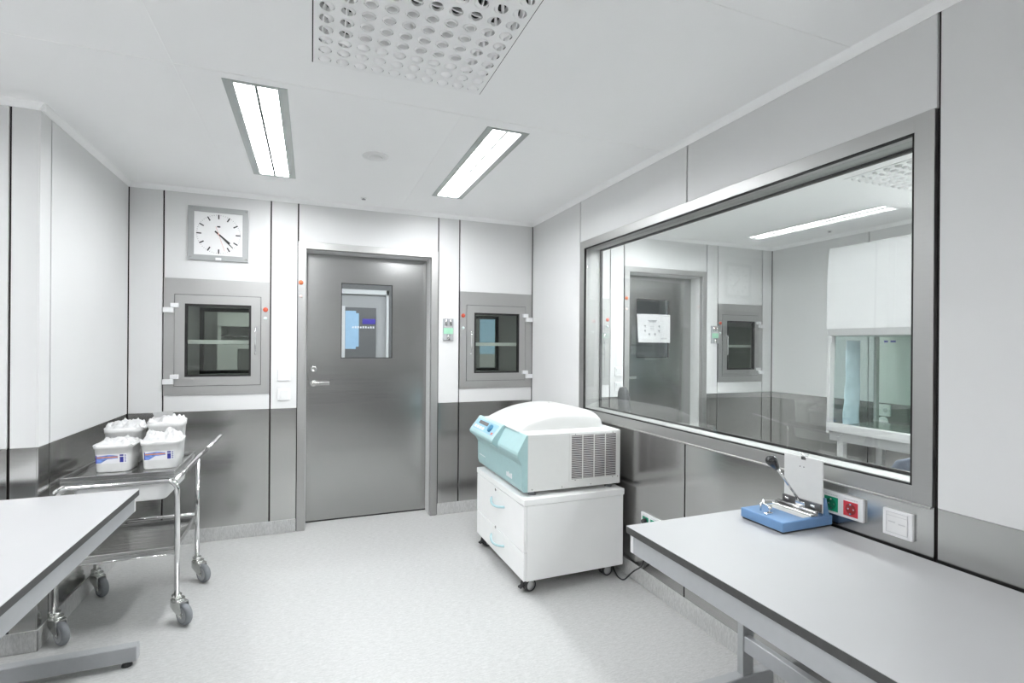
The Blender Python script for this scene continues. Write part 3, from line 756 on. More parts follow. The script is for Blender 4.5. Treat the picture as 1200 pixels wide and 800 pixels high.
# ------------------------------------------------------------------ tables
def table(name, label, x0, x1, y0, y1, post_x0, post_x1, foot_y, foot_x, side, rail):
    """side: -1 long visible edge is at x0, +1 at x1"""
    cx, cy = (x0 + x1) / 2, (y0 + y1) / 2; Z = .735
    r = thing(name, label, 'table', (cx, cy, 0))
    X = lambda v: v - cx
    Y = lambda v: v - cy
    b = MB(); b.m(0).box(X(x0), X(x1), Y(y0), Y(y1), Z - .002, Z, 0); b.m(1).box(X(x0) , X(x1), Y(y0), Y(y1), Z - .026, Z - .002)
    b.build('table_top', ['table_top', 'table_edge'], r)
    b = MB(); i = .010; a, c, d, e = x0 + i, x1 - i, y0 + i, y1 - i; zt, zb = Z - .0262, Z - .094
    b.box(X(a), X(a + .03), Y(d), Y(e - .018), zb, zt, .002, 1); b.box(X(c - .03), X(c), Y(d), Y(e - .018), zb, zt, .002, 1)
    b.box(X(a + .03), X(c - .03), Y(d), Y(d + .03), zb, zt); b.box(X(a + .03), X(c - .03), Y(e - .03), Y(e), zb, zt)
    b.build('apron_frame', 'alu', r)
    for s in (0, 1):
        b = MB(); xa = a if s == 0 else c - .03
        b.box(X(xa) - .0005, X(xa + .03) + .0005, Y(e - .018), Y(e) + .0005, zb - .0005, zt - .0005, .004); b.build('end_cap', 'bright_plastic', r)
    for fy in foot_y:
        b = MB(); b.box(X(post_x0), X(post_x1), Y(fy), Y(fy + .03), .087, zb, .002, 1); b.build('leg', 'dark_post' if side < 0 else 'alu', r)
        b = MB(); b.box(X(foot_x[0]), X(foot_x[1]), Y(fy - .008), Y(fy + .038), .022, .087, .003, 1); b.build('foot_bar', 'alu', r)
        for fx in (foot_x[0] + .04, foot_x[1] - .04):
            b = MB(); b.lathe([(0, 0), (.021, 0), (.019, .008), (.007, .012), (.007, .023), (0, .023)], (X(fx), Y(fy + .015), 0), (0, 0, 1), 18); b.build('levelling_foot', 'caster_black', r)
    if rail:
        b = MB(); b.box(X(post_x0 + .005), X(post_x0 + .035), Y(foot_y[0] + .03), Y(foot_y[1]), .183, .245, .002, 1); b.build('cross_rail', 'alu', r)
    return r
table('lab_table', 'long white lab table along the right wall under the window', 1.078, 1.788, -.30, 1.585, 1.602, 1.658, (-.20, 1.547), (1.10, 1.76), -1, True)
table('lab_table', 'white lab table with dark edge beside the trolley, left foreground', -1.46, -.713, .95, 2.74, -1.35, -1.29, (1.03, 2.638), (-1.42, -.690), 1, True)

# ------------------------------------------------------------------ trolley
TX0, TX1, TY0, TY1 = -1.103, -.618, 2.99, 3.475
tcx, tcy = (TX0 + TX1) / 2, (TY0 + TY1) / 2
tr = thing('steel_trolley', 'chrome two-tier trolley carrying white tubs beside the left wall', 'trolley', (tcx, tcy, 0))
X = lambda v: v - tcx
Y = lambda v: v - tcy
rt = .0125
b = MB(); zt = .706; rc = .05
front = [(X(TX0), Y(TY0), .125), (X(TX0), Y(TY0), zt - rc)] + arc((X(TX0 + rc), Y(TY0), zt - rc), (-1, 0, 0), (0, 0, 1), rc, 0, PI / 2, 8)[1:] + arc((X(TX1 - rc), Y(TY0), zt - rc), (0, 0, 1), (1, 0, 0), rc, 0, PI / 2, 8) + [(X(TX1), Y(TY0), .125)]
b.tube(front, rt); b.build('front_frame', 'chrome', tr)
b = MB(); b.tube([(X(TX0), Y(TY1), .125), (X(TX0), Y(TY1), zt - rc)] + arc((X(TX0 + rc), Y(TY1), zt - rc), (-1, 0, 0), (0, 0, 1), rc, 0, PI / 2, 8)[1:] + [(X(-.66), Y(TY1), zt)], rt)
b.build('leg', 'chrome', tr)
b = MB(); b.tube([(X(TX1), Y(TY1), .125), (X(TX1), Y(TY1), .40), (X(TX1), Y(TY1), .712)], rt); b.build('leg', 'chrome', tr)
hs, hm, he = Vector((X(-.630), Y(TY0 - .002), .703)), Vector((X(-.622), Y(TY1), .714)), Vector((X(-.552), Y(3.835), .783))
hv = (he - hm); b = MB()
b.tube([hs, hs.lerp(hm, .5), hs.lerp(hm, .93), hm + hv * .07, hm + hv * .42], rt); b.cyl(hm + hv * .40, hm + hv * .45, .0145, seg=14)
b.tube([hm + hv * .42, hm + hv * .8, hm + hv * .99, he], .0105); b.build('push_handle', 'chrome', tr)
b = MB(); b.tube([(X(TX0), Y(TY0), .69), (X(TX0), Y(TY1 + .02), .70)], rt * .9); b.build('side_rail', 'chrome', tr)
def tray(name, x0, x1, y0, y1, zb, zt):
    b = MB(); q = .012
    b.box(X(x0), X(x1), Y(y0), Y(y1), zb, zb + .016, .001, 1)
    for s in (0, 1):
        b.box(X(x0), X(x1), Y(y0) if s == 0 else Y(y1 - q), Y(y0 + q) if s == 0 else Y(y1), zb + .016, zt, .002, 1)
        b.box(X(x0) if s == 0 else X(x1 - q), X(x0 + q) if s == 0 else X(x1), Y(y0 + q), Y(y1 - q), zb + .016, zt, .002, 1)
    return b.build(name, 'tray_steel', tr)
tray('top_tray', -1.088, -.630, 2.985, 3.494, .719, .755)
b = MB(); b.m(0)
b.tube([(X(TX0), Y(TY1), .388), (X(TX1), Y(TY1), .388)], .009)
b.build('shelf_rail', 'chrome', tr)
b = MB(); b.tube([(X(TX0), Y(TY0), .338), (X(TX1), Y(TY0), .338)], .0045); b.build('shelf_rail', 'chrome', tr)
tray('lower_shelf', TX0 + .012, TX1 - .012, TY0 + .002, TY1 - .01, .343, .374)
b = MB()
ro = lambda w, d, z, k=.02: rrect(X(-.857), Y(3.235), w, d, k, z)
b.loft([ro(.350, .42, .607, .03), ro(.365, .435, .612, .03), ro(.395, .455, .705, .03), ro(.385, .445, .705, .03), ro(.355, .425, .618, .03)], True, True, False)
b.build('sliding_bin', 'white_plastic', tr)
def trolley_caster(lx, ly):
    ox, oy = .043, -.050
    d = Vector((ox, oy, 0)).normalized(); ax = Vector((-d.y, d.x, 0)) * -1   # wheel axle direction
    L = Vector((X(lx), Y(ly), 0)); wc = L + Vector((ox, oy, .052))
    b = MB(); b.cyl(L + Vector((0, 0, .135)), L + Vector((0, 0, .118)), .022, seg=18); b.cyl(L + Vector((0, 0, .118)) + d * .012, L + Vector((0, 0, .108)) + d * .012, .030, seg=20)
    for s in (-1, 1):
        o_ = ax * (s * .020)
        pts = [L + o_ - d * .018 + Vector((0, 0, .110)), L + o_ + d * .062 + Vector((0, 0, .110)), wc + o_ + d * .014 + Vector((0, 0, -.012)), wc + o_ - d * .012 + Vector((0, 0, -.012)), L + o_ - d * .018 + Vector((0, 0, .075))]
        A = [p + ax * .0016 for p in pts]; B = [p - ax * .0016 for p in pts]
        b.loft([A, B], True, True, False)
    A = [L + ax * .022 - d * .018, L + ax * .022 + d * .062, L - ax * .022 + d * .062, L - ax * .022 - d * .018]
    b.loft([[p + Vector((0, 0, .109)) for p in A], [p + Vector((0, 0, .112)) for p in A]], True, True, False)
    b.cyl(wc - ax * .025, wc + ax * .025, .007, seg=12)
    fk = b.build('caster_fork', 'zinc', tr)
    b = MB(); b.m(0).lathe([(.036, -.016), (.044, -.016), (.050, -.010), (.052, 0), (.050, .010), (.044, .016), (.036, .016)], wc, ax, 32)
    b.m(1).lathe([(0, -.0145), (.030, -.0145), (.0365, -.0165), (.0365, .0165), (.030, .0145), (0, .0145)], wc, ax, 32)
    w_ = b.build('wheel', ['rubber', 'hub'], fk)
for lx, ly in ((TX0, TY0), (TX1, TY0), (TX0, TY1), (TX1, TY1)): trolley_caster(lx, ly)

# ------------------------------------------------------------------ tubs on the trolley
def tub(label, x, y, rot, hgt, bulge, seed, labelled, w=.172, d=.175):
    r = thing('plastic_tub', label, 'tub', (x, y, .7358), rot)
    b = MB(); q = lambda k, z, rr: rrect(0, 0, w * k, d * k, rr, z, 6)
    b.loft([q(.80, 0, .030), q(.86, .004, .034), q(.90, hgt * .45, .036), q(.96, hgt * .86, .038), q(1.0, hgt * .865, .04), q(1.02, hgt, .042), q(1.0, hgt, .041), q(.95, hgt * .9, .038), q(.82, .012, .032)], True, True, True)
    b.build('tub_body', 'tub', r)
    b = MB(); n = 30
    def film(u, v):
        a, c = u * 2 - 1, v * 2 - 1
        # square with rounded corners, crumpled plastic spilling over the rim
        k = 1.04; px, py = a * w / 2 * k, c * d / 2 * k
        m = max(abs(a), abs(c)); cr = (abs(a) ** 5 + abs(c) ** 5) ** .2
        px /= max(1, cr / max(m, 1e-4) * 1.0); py /= max(1, cr / max(m, 1e-4) * 1.0)
        f = noise.fractal(Vector((px * 22 + seed * 3.1, py * 22, seed)), .8, 2.1, 4)
        f2 = noise.noise(Vector((px * 70, py * 70 + seed, seed * 2.)))
        cr_ = abs(noise.noise(Vector((px * 34 + seed, py * 34, seed * 1.7))))
        z = hgt - .004 + bulge * (1 - m ** 6) * (.55 + 1.1 * f + .5 * cr_) + .006 * f2
        if m > .9: z = hgt - .006 + .010 * f + .006 * f2; px *= 1.0 + .03 * f2; py *= 1.0 + .03 * f2
        return (px, py, z)
    b.grid(n, n, film, True); o = b.build('plastic_liner', 'film', r)
    if seed == 4:
        b = MB(); b.loft([[(-.055, -.03, hgt + .018), (.030, -.03, hgt + .026), (.030, -.027, hgt + .026), (-.055, -.027, hgt + .018)], [(-.062, -.045, hgt + .050), (.034, -.047, hgt + .058), (.034, -.044, hgt + .058), (-.062, -.042, hgt + .050)]], True, True, False); b.build('film_flap', 'film', r)
    if labelled:
        z0 = hgt * .36; hh = .040
        yy = lambda z: -(d / 2) * (.86 + .10 * (z / hgt)) - .0026
        def quad(b, x0, x1, za, zb, dy=0): b.poly([(x0, yy(za) - dy, za), (x1, yy(za) - dy, za), (x1, yy(zb) - dy, zb), (x0, yy(zb) - dy, zb)])
        b = MB()
        b.m(0); quad(b, -.064, .066, z0 - .004, z0 + hh + .004)
        b.m(1); b.poly([(-.062, yy(z0) - .0006, z0), (-.046, yy(z0) - .0006, z0), (-.018, yy(z0 + .018) - .0006, z0 + .018), (.026, yy(z0 + .021) - .0006, z0 + .021), (.026, yy(z0 + .034) - .0006, z0 + .034), (-.012, yy(z0 + hh) - .0006, z0 + hh), (-.062, yy(z0 + .034) - .0006, z0 + .034)])
        b.m(2); quad(b, -.062, .026, z0 + .025, z0 + .031, .0012)
        b.m(3); quad(b, -.066, -.062, z0, z0 + hh, .0012); quad(b, .034, .050, z0, z0 + .028, .0012); quad(b, .034, .050, z0 + .032, z0 + hh, .0012)
        for k in range(4): quad(b, .055, .060, z0 + .002 + k * .010, z0 + .008 + k * .010, .0012)
        b.build('printed_label', ['label_white', 'label_blue', 'label_orange', 'label_navy'], r)
    return r
tub('front left white tub with blue printed label on the steel trolley', -.930, 3.215, -.03, .138, .022, 1, True)
tub('front right white tub with blue label, at the trolley handle side', -.730, 3.215, .02, .146, .040, 2, True, .178, .18)
tub('rear left white tub full of crumpled film, against the wall', -.945, 3.393, .02, .195, .035, 3, False, .172, .155)
tub('rear right white tub, tallest, with a flat flap of film on top', -.752, 3.395, .03, .220, .028, 4, False, .172, .155)
o = bpy.data.objects[-1] if False else None

# ------------------------------------------------------------------ drawer pedestal
pd = thing('drawer_pedestal', 'white two-drawer pedestal on casters carrying the centrifuge', 'cabinet', (1.428, 3.025, 0), math.radians(.9))
hx, hy = .326, .408
b = MB(); b.box(-hx + .014, hx, -hy, hy, .075, .497, .003, 1); b.build('carcass', 'pedestal', pd)
b = MB(); b.box(-hx - .006, hx + .004, -hy - .006, hy + .006, .498, .535, .004); b.build('top_board', 'pedestal', pd)
def drawer(z0, z1, hz):
    b = MB(); b.box(-hx - .004, -hx + .0135, -hy + .001, hy - .001, z0, z1, .002, 1); dw = b.build('drawer', 'pedestal', pd)
    b = MB(); x = -hx - .004; n = 12; pts = []
    for i in range(n + 1):
        t = i / n; s_ = math.sin(PI * t); pts.append((x + .004 - .034 * s_ ** .7, .115 - .23 * t, hz - .016 * s_))
    b.tube(pts, .007, 10); b.build('drawer_handle', 'teal_handle', dw)
    b = MB(); b.lathe([(0, 0), (.009, 0), (.009, .003), (0, .003)], (x, .035, hz + .068), (-1, 0, 0), 16); b.box(x - .0035, x - .003, .0338, .0362, hz + .063, hz + .073); b.build('drawer_lock', 'chrome_dull', dw)
drawer(.239, .494, .408); drawer(.079, .235, .170)
def ped_caster(cx, cy, rot, pedal):
    b = MB(); q = Matrix.Rotation(rot, 3, 'Z'); ax = q @ Vector((0, 1, 0)); d = q @ Vector((1, 0, 0)); c = Vector((cx, cy, .036)) + d * .012
    b.cyl((cx, cy, .076), (cx, cy, .060), .018, seg=16)
    A = [c + d * (.040 * math.cos(t_)) + Vector((0, 0, .040 * math.sin(t_))) for t_ in [PI * i / 10 for i in range(11)]]
    b.loft([[p - ax * .006 for p in A], [p + ax * .006 for p in A]], True, True, False)
    if pedal: b.loft([[c - d * .03 + ax * s * .014 + Vector((0, 0, .0)), c - d * .03 + ax * s * .014 + Vector((0, 0, .006)), c - d * .062 + ax * s * .014 + Vector((0, 0, -.002)), c - d * .062 + ax * s * .014 + Vector((0, 0, -.010))] for s in (-1, 1)], True, True, False)
    cs = b.build('caster', 'caster_black', pd)
    for s in (-1, 1):
        b = MB(); o_ = c + ax * (s * .018)
        b.m(0).lathe([(.027, -.010), (.034, -.010), (.036, -.006), (.036, .006), (.034, .010), (.027, .010)], o_, ax, 26)
        b.m(1).lathe([(0, -.0085), (.0275, -.0085), (.0275, .0085), (0, .0085)], o_, ax, 26); b.build('wheel', ['caster_black', 'caster_grey'], cs)
ped_caster(-.285, -.350, math.radians(12), True); ped_caster(.235, -.335, math.radians(5), False); ped_caster(-.285, .350, math.radians(15), True); ped_caster(.255, .350, 0, False)

# ------------------------------------------------------------------ centrifuge
cfx, cfy = 1.44, 3.06
cf = thing('benchtop_centrifuge', 'white benchtop centrifuge with pale teal front standing on the pedestal', 'centrifuge', (cfx, cfy, .535))
X = lambda v: v - cfx
Y = lambda v: v - cfy
Z = lambda v: v - .535
b = MB(); b.box(X(1.142), X(1.757), Y(2.652), Y(3.465), Z(.560), Z(.886), .005); b.build('housing', 'machine_white', cf)
b = MB()
prof = [(X(x), Z(z)) for x, z in ((1.144, .560), (1.118, .562), (1.108, .590), (1.106, .715), (1.086, .752), (1.079, .772), (1.082, .788), (1.134, .882), (1.144, .886))]
b.prism(prof, 'y', Y(2.651), Y(3.466), .003)
prof = [(X(x), Z(z)) for x, z in ((1.140, .730), (1.106, .732), (1.058, .772), (1.046, .782), (1.043, .798), (1.050, .812), (1.112, .890), (1.124, .896), (1.140, .890))]
b.prism(prof, 'y', Y(2.985), Y(3.462), .004)
b.build('front_cover', 'teal', cf)
# control panel on the sloping face
p0, p1 = Vector((1.0505, 0, .8135)), Vector((1.111, 0, .8895)); sl = (p1 - p0); nrm = Vector((-sl.z, 0, sl.x)).normalized()
def slope(y, t, o): 
    p = p0 + sl * t + nrm * o; return (X(p.x), Y(y), Z(p.z))
def slab(b, ya, yb, ta, tb, o0, o1):
    b.loft([[slope(ya, ta, o0), slope(yb, ta, o0), slope(yb, tb, o0), slope(ya, tb, o0)], [slope(ya, ta, o1), slope(yb, ta, o1), slope(yb, tb, o1), slope(ya, tb, o1)]], True, True, False)
b = MB(); slab(b, 3.010, 3.435, .06, .95, .0002, .0014); cp_edge = b.build('panel_border', 'light_mark', cf)
b = MB(); slab(b, 3.016, 3.429, .09, .92, .0014, .0022); cp = b.build('control_panel', 'panel_blue', cf)
b = MB(); slab(b, 3.19, 3.37, .55, .80, .0022, .0034); b.build('display', 'lcd', cp)
b = MB()
for k in range(4): slab(b, 3.215 + k * .052, 3.250 + k * .052, .20, .40, .0022, .0040)
b.build('keys', 'label_white', cp)
b = MB(); c_ = Vector(slope(3.115, .52, .002)); b.lathe([(0, 0), (.026, 0), (.025, .010), (.021, .014), (0, .014)], c_, nrm, 24); b.build('dial_knob', 'knob_blue', cp)
b = MB(); slab(b, 3.035, 3.060, .16, .32, .0022, .0042); b.build('stop_key', 'red_dot', cp)
b = MB()
b.box(X(1.1052), X(1.1068), Y(3.30), Y(3.42), Z(.630), Z(.634)); b.build('model_text', 'label_white', cf)
b = MB()
for k, (yy, ww) in enumerate(((2.80, .018), (2.825, .018), (2.85, .018), (2.875, .016))): b.box(X(1.1048), X(1.1066), Y(yy), Y(yy + ww), Z(.605), Z(.635 - .006 * (k % 2)))
b.build('maker_emblem', 'label_white', cf)
# domed lid
b = MB(); prof_x = [1.128, 1.150, 1.20, 1.26, 1.33, 1.42, 1.50, 1.58, 1.64, 1.685, 1.702, 1.708]
prof_h = [.003, .026, .058, .083, .102, .115, .119, .114, .103, .088, .072, .002]
lyc, lhw = 3.075, .302
def lid_pt(i, v):
    a = v * 2 - 1; m = abs(a)
    if m < .72: k = 1 - .02 * (m / .72) ** 2
    elif m < .76: k = .98 - .05 * (m - .72) / .04
    elif m < .92: t_ = (m - .76) / .16; k = .93 - .23 * t_ ** 1.6
    else: t_ = (m - .92) / .08; k = .70 * max(0, 1 - t_ ** 3) ** .5
    return (X(prof_x[i]), Y(lyc + lhw * a), Z(.886) + prof_h[i] * k)
nv = 50
V = [[b.bm.verts.new(lid_pt(i, j / nv)) for j in range(nv + 1)] for i in range(len(prof_x))]
fs = [b.bm.faces.new((V[i][j], V[i + 1][j], V[i + 1][j + 1], V[i][j + 1])) for i in range(len(prof_x) - 1) for j in range(nv)]
bmesh.ops.recalc_face_normals(b.bm, faces=fs); b._fin(fs, True)
lid = b.build('lid', 'lid_white_dimmed', cf)
sub = lid.modifiers.new('smooth', 'SUBSURF'); sub.levels = 1; sub.render_levels = 2
# raised centre panel line of the lid
b = MB()
b.lathe([(0, 0), (.012, 0), (.010, .004), (0, .005)], (X(1.52), Y(3.16), Z(.886) + .1165), (0, 0, 1), 16); b.build('lid_button', 'machine_white', lid)
b = MB(); b.m(0)
y_ = 2.652
b.box(X(1.405), X(1.735), Y(y_ - .0025), Y(y_), Z(.600), Z(.878), .001, 1); b.m(1)
for k in range(4):
    xa = 1.421 + k * .0772; b.m(1).box(X(xa), X(xa + .069), Y(y_ - .0030), Y(y_ - .0024), Z(.612), Z(.866))
    b.m(2)
    for j in range(24): z_ = .6135 + j * .0106; b.prism([(Y(y_ - .0026), Z(z_)), (Y(y_ - .0060), Z(z_ + .001)), (Y(y_ - .0060), Z(z_ + .0030)), (Y(y_ - .0026), Z(z_ + .0055))], 'x', X(xa), X(xa + .069))
b.build('vent_grille', ['machine_white', 'louver_dark', 'louver'], cf)
for x_, z_ in ((1.17, .575), (1.36, .574), (1.55, .574), (1.445, .606), (1.70, .605), (1.445, .872), (1.70, .873), (1.735, .605)):
    b = MB(); b.cyl((X(x_), Y(y_ - .0035), Z(z_)), (X(x_), Y(y_), Z(z_)), .0032, seg=10); b.build('screw', 'chrome_dull', cf)
for x_, y2 in ((1.19, 2.70), (1.70, 2.70), (1.19, 3.42), (1.70, 3.42)):
    b = MB(); b.lathe([(0, 0), (.022, 0), (.020, .025), (0, .026)], (X(x_), Y(y2), 0), (0, 0, 1), 18); b.build('rubber_foot', 'rubber', cf)

# power cord from the centrifuge down to the low wall socket
pts = [(1.770, 2.90, .60), (1.784, 2.86, .40), (1.778, 2.80, .12), (1.765, 2.755, .035), (1.745, 2.68, .006), (1.726, 2.612, .005), (1.738, 2.575, .008), (1.764, 2.555, .042), (1.778, 2.53, .072), (1.782, 2.497, .098), (1.782, 2.462, .130), (1.783, 2.447, .175), (1.784, 2.447, .25), (1.782, 2.447, .35), (1.786, 2.448, .383)]
def smooth_path(pts, n=6):
    P = [Vector(p) for p in pts]; P = [P[0]] + P + [P[-1]]; out = []
    for i in range(1, len(P) - 2):
        for k in range(n):
            t = k / n; a, b_, c, d = P[i - 1], P[i], P[i + 1], P[i + 2]
            out.append(.5 * ((2 * b_) + (-a + c) * t + (2 * a - 5 * b_ + 4 * c - d) * t * t + (-a + 3 * b_ - 3 * c + d) * t ** 3))
    return out + [P[-2]]
pc = thing('power_cord', 'black power cord looping from the pedestal to the low wall socket', 'cord', (1.745, 2.68, 0))
b = MB(); o_ = Vector((1.745, 2.68, 0)); b.tube([p - o_ for p in smooth_path(pts)], .0042, 8); b.build('cable', 'caster_black', pc)
b = MB(); b.cyl(Vector((1.792, 2.448, .388)) - o_, Vector((1.772, 2.448, .388)) - o_, .016, .013, 16); b.build('plug', 'caster_black', pc)

# ------------------------------------------------------------------ hole punch
px, py = 1.667, 1.411
hp = thing('hole_punch', 'heavy blue hole punch with upright plate and black-knobbed lever', 'punch', (px, py, .735))
X = lambda v: v - px
Y = lambda v: v - py
Z = lambda v: v - .735
b = MB(); b.box(X(1.542), X(1.790), Y(1.316), Y(1.506), Z(.741), Z(.776), .004); b.build('base', 'punch_blue', hp)
b = MB(); b.box(X(1.546), X(1.786), Y(1.320), Y(1.502), Z(.735), Z(.742), .002, 1); b.build('rubber_mat', 'caster_black', hp)
b = MB(); b.box(X(1.742), X(1.748), Y(1.320), Y(1.484), Z(.784), Z(.977), .002, 1); pl = b.build('paper_plate', 'plate_white', hp)
b = MB()
for y2 in (1.397, 1.413): b.cyl((X(1.7415), Y(y2), Z(.938)), (X(1.743), Y(y2), Z(.938)), .0022, seg=10)
b.build('plate_hole', 'clock_black', pl)
b = MB(); b.box(X(1.733), X(1.742), Y(1.322), Y(1.484), Z(.790), Z(.818), .001, 1); b.build('punch_bar', 'dark_steel', hp)
b = MB()
for y2 in (1.352, 1.462): b.box(X(1.730), X(1.7335), Y(y2 - .009), Y(y2 + .009), Z(.799), Z(.809), .002, 1)
b.build('slot_screw', 'chrome_dull', hp)
b = MB(); b.prism([(X(1.752), Z(.776)), (X(1.774), Z(.776)), (X(1.760), Z(.840)), (X(1.752), Z(.840))], 'y', Y(1.318), Y(1.328)); b.build('plate_bracket', 'punch_blue', hp)
b = MB(); b.prism([(X(1.752), Z(.776)), (X(1.774), Z(.776)), (X(1.760), Z(.840)), (X(1.752), Z(.840))], 'y', Y(1.474), Y(1.484)); b.build('plate_bracket', 'punch_blue', hp)
b = MB(); b.box(X(1.690), X(1.725), Y(1.324), Y(1.492), Z(.776), Z(.784), .001, 1); b.m(1).cyl((X(1.717), Y(1.322), Z(.790)), (X(1.717), Y(1.492), Z(.790)), .006, seg=14)
b.build('guide_rail', ['chrome_dull', 'chrome'], hp)
b = MB(); b.box(X(1.655), X(1.690), Y(1.330), Y(1.490), Z(.776), Z(.7775)); b.build('scale_strip', 'plate_white', hp)
l0, l1 = Vector((X(1.736), Y(1.40), Z(.800))), Vector((X(1.596), Y(1.40), Z(.957)))
b = MB(); b.cyl(l0, l1, .0048, seg=14); b.box(l0.x - .012, l0.x + .006, l0.y - .020, l0.y + .020, l0.z - .012, l0.z + .010, .003)
b.m(1); dl = (l1 - l0).normalized(); b.lathe([(0, -.006), (.010, -.005), (.0125, .004), (.019, .026), (.021, .036), (.0185, .046), (.010, .052), (0, .053)], l1 - dl * .012, dl, 24)
b.build('lever', ['chrome', 'black_plastic'], hp)
b = MB(); cx_ = X(1.578); cy_ = Y(1.408)
b.box(cx_ - .016, cx_ + .014, cy_ - .007, cy_ + .007, Z(.776), Z(.781), .001, 1); b.cyl((cx_ + .006, cy_, Z(.781)), (cx_ + .006, cy_, Z(.806)), .0062, seg=14)
b.tube([(cx_ + .006, cy_ + .004, Z(.800)), (cx_ + .006, cy_ + .028, Z(.806)), (cx_ + .02, cy_ + .040, Z(.812)), (cx_ + .06, cy_ + .046, Z(.808)), (X(1.70), cy_ + .05, Z(.795))], .0032, 8)
b.tube([(cx_ - .002, cy_ + .035, Z(.778)), (cx_, cy_ + .037, Z(.800)), (cx_ + .018, cy_ + .040, Z(.814))], .0035, 8)
b.build('edge_stop', 'chrome', hp)
b = MB()
for s in (-1, 1): b.tube([(X(1.744), Y(1.398) + s * .004, Z(.972)), (X(1.741), Y(1.398) + s * .010, Z(.985)), (X(1.746), Y(1.398) + s * .018, Z(.990)), (X(1.752), Y(1.398) + s * .010, Z(.983)), (X(1.748), Y(1.398) + s * .004, Z(.974))], .0016, 6)
b.box(X(1.7395), X(1.7505), Y(1.388), Y(1.408), Z(.965), Z(.979), .001, 1); b.build('spring_clip', 'chrome', hp)

# ------------------------------------------------------------------ beyond the window: safety cabinet, bag, chairs, sockets
bx, by = 4.2, 2.235
sc = thing('safety_cabinet', 'white biosafety cabinet with glass sides seen through the window', 'cabinet', (bx, by, 0))
X = lambda v: v - bx
Y = lambda v: v - by
ya, yb = 1.60, 2.870
b = MB()
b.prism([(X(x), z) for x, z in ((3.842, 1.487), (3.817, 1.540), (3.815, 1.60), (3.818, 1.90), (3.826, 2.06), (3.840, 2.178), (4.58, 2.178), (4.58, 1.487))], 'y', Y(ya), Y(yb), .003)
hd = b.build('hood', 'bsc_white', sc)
b = MB()
for k, ww in enumerate((.006, .010, .012)): b.box(X(3.8165), X(3.8185), Y(2.838 - k * .018), Y(2.838 - k * .018 + ww), 1.566, 1.582)
b.build('maker_badge', 'label_blue', hd)
for yy in (ya, yb - .02):
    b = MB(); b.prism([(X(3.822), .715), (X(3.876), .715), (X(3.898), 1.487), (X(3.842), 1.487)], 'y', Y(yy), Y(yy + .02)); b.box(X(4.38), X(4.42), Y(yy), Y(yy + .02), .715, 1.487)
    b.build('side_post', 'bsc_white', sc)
    b = MB(); b.box(X(3.885), X(4.38), Y(yy + .007), Y(yy + .013), .80, 1.487); b.build('side_window', 'glass_plain', sc)
b = MB(); b.box(X(3.83), X(3.86), Y(2.835), Y(2.849), 1.435, 1.478, .002, 1); b.build('sash_stop', 'bsc_grey', sc)
b = MB(); b.box(X(4.384), X(4.391), Y(ya + .02), Y(yb - .02), .80, 1.487); bw = b.build('back_window', 'glass_green', sc)
b = MB(); b.box(X(4.3825), X(4.3838), Y(2.76), Y(2.79), 1.440, 1.455); b.box(X(4.3825), X(4.3838), Y(2.70), Y(2.74), 1.440, 1.455); b.build('window_sticker', 'label_navy', bw)
b = MB(); b.prism([(X(3.866), .802), (X(3.872), .802), (X(3.893), 1.487), (X(3.887), 1.487)], 'y', Y(ya + .022), Y(yb - .022)); b.build('front_sash', 'glass_green', sc)
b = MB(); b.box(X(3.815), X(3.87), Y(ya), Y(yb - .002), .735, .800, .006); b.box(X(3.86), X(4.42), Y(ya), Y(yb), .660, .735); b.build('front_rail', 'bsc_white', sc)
b = MB(); b.box(X(3.87), X(4.38), Y(ya + .02), Y(yb - .02), .735, .785, .002, 1); b.build('work_tray', 'tray_steel', sc)
for xx, yy in ((3.90, ya + .05), (3.90, yb - .10), (4.36, ya + .05), (4.36, yb - .10)):
    b = MB(); b.box(X(xx - .025), X(xx + .025), Y(yy), Y(yy + .05), .0, .66, .003, 1); b.build('leg', 'bsc_white', sc)
b = MB(); b.box(X(4.35), X(4.37), Y(ya + .10), Y(yb - .10), .25, .30); b.box(X(3.92), X(4.35), Y(yb - .085), Y(yb - .065), .25, .30); b.build('stretcher', 'bsc_white', sc)

bg = thing('plastic_bag', 'crumpled pale blue plastic bag inside the safety cabinet', 'bag', (4.012, 2.795, .7875))
b = MB()
def bag(u, v):
    a = 2 * PI * u; rx, ry = .085, .012; zz = v
    f = noise.fractal(Vector((math.cos(a) * 1.4, math.sin(a) * 1.4, v * 3)), 1., 2., 4)
    k = (1.10 - .15 * v) * (1 + .22 * f * (1.2 - v))
    return (rx * math.cos(a) * k + .01 * v, ry * math.sin(a) * k + .012 * v * 0, .002 + .66 * v)
b.grid(40, 24, bag); b.build('bag_film', 'bag_blue', bg)

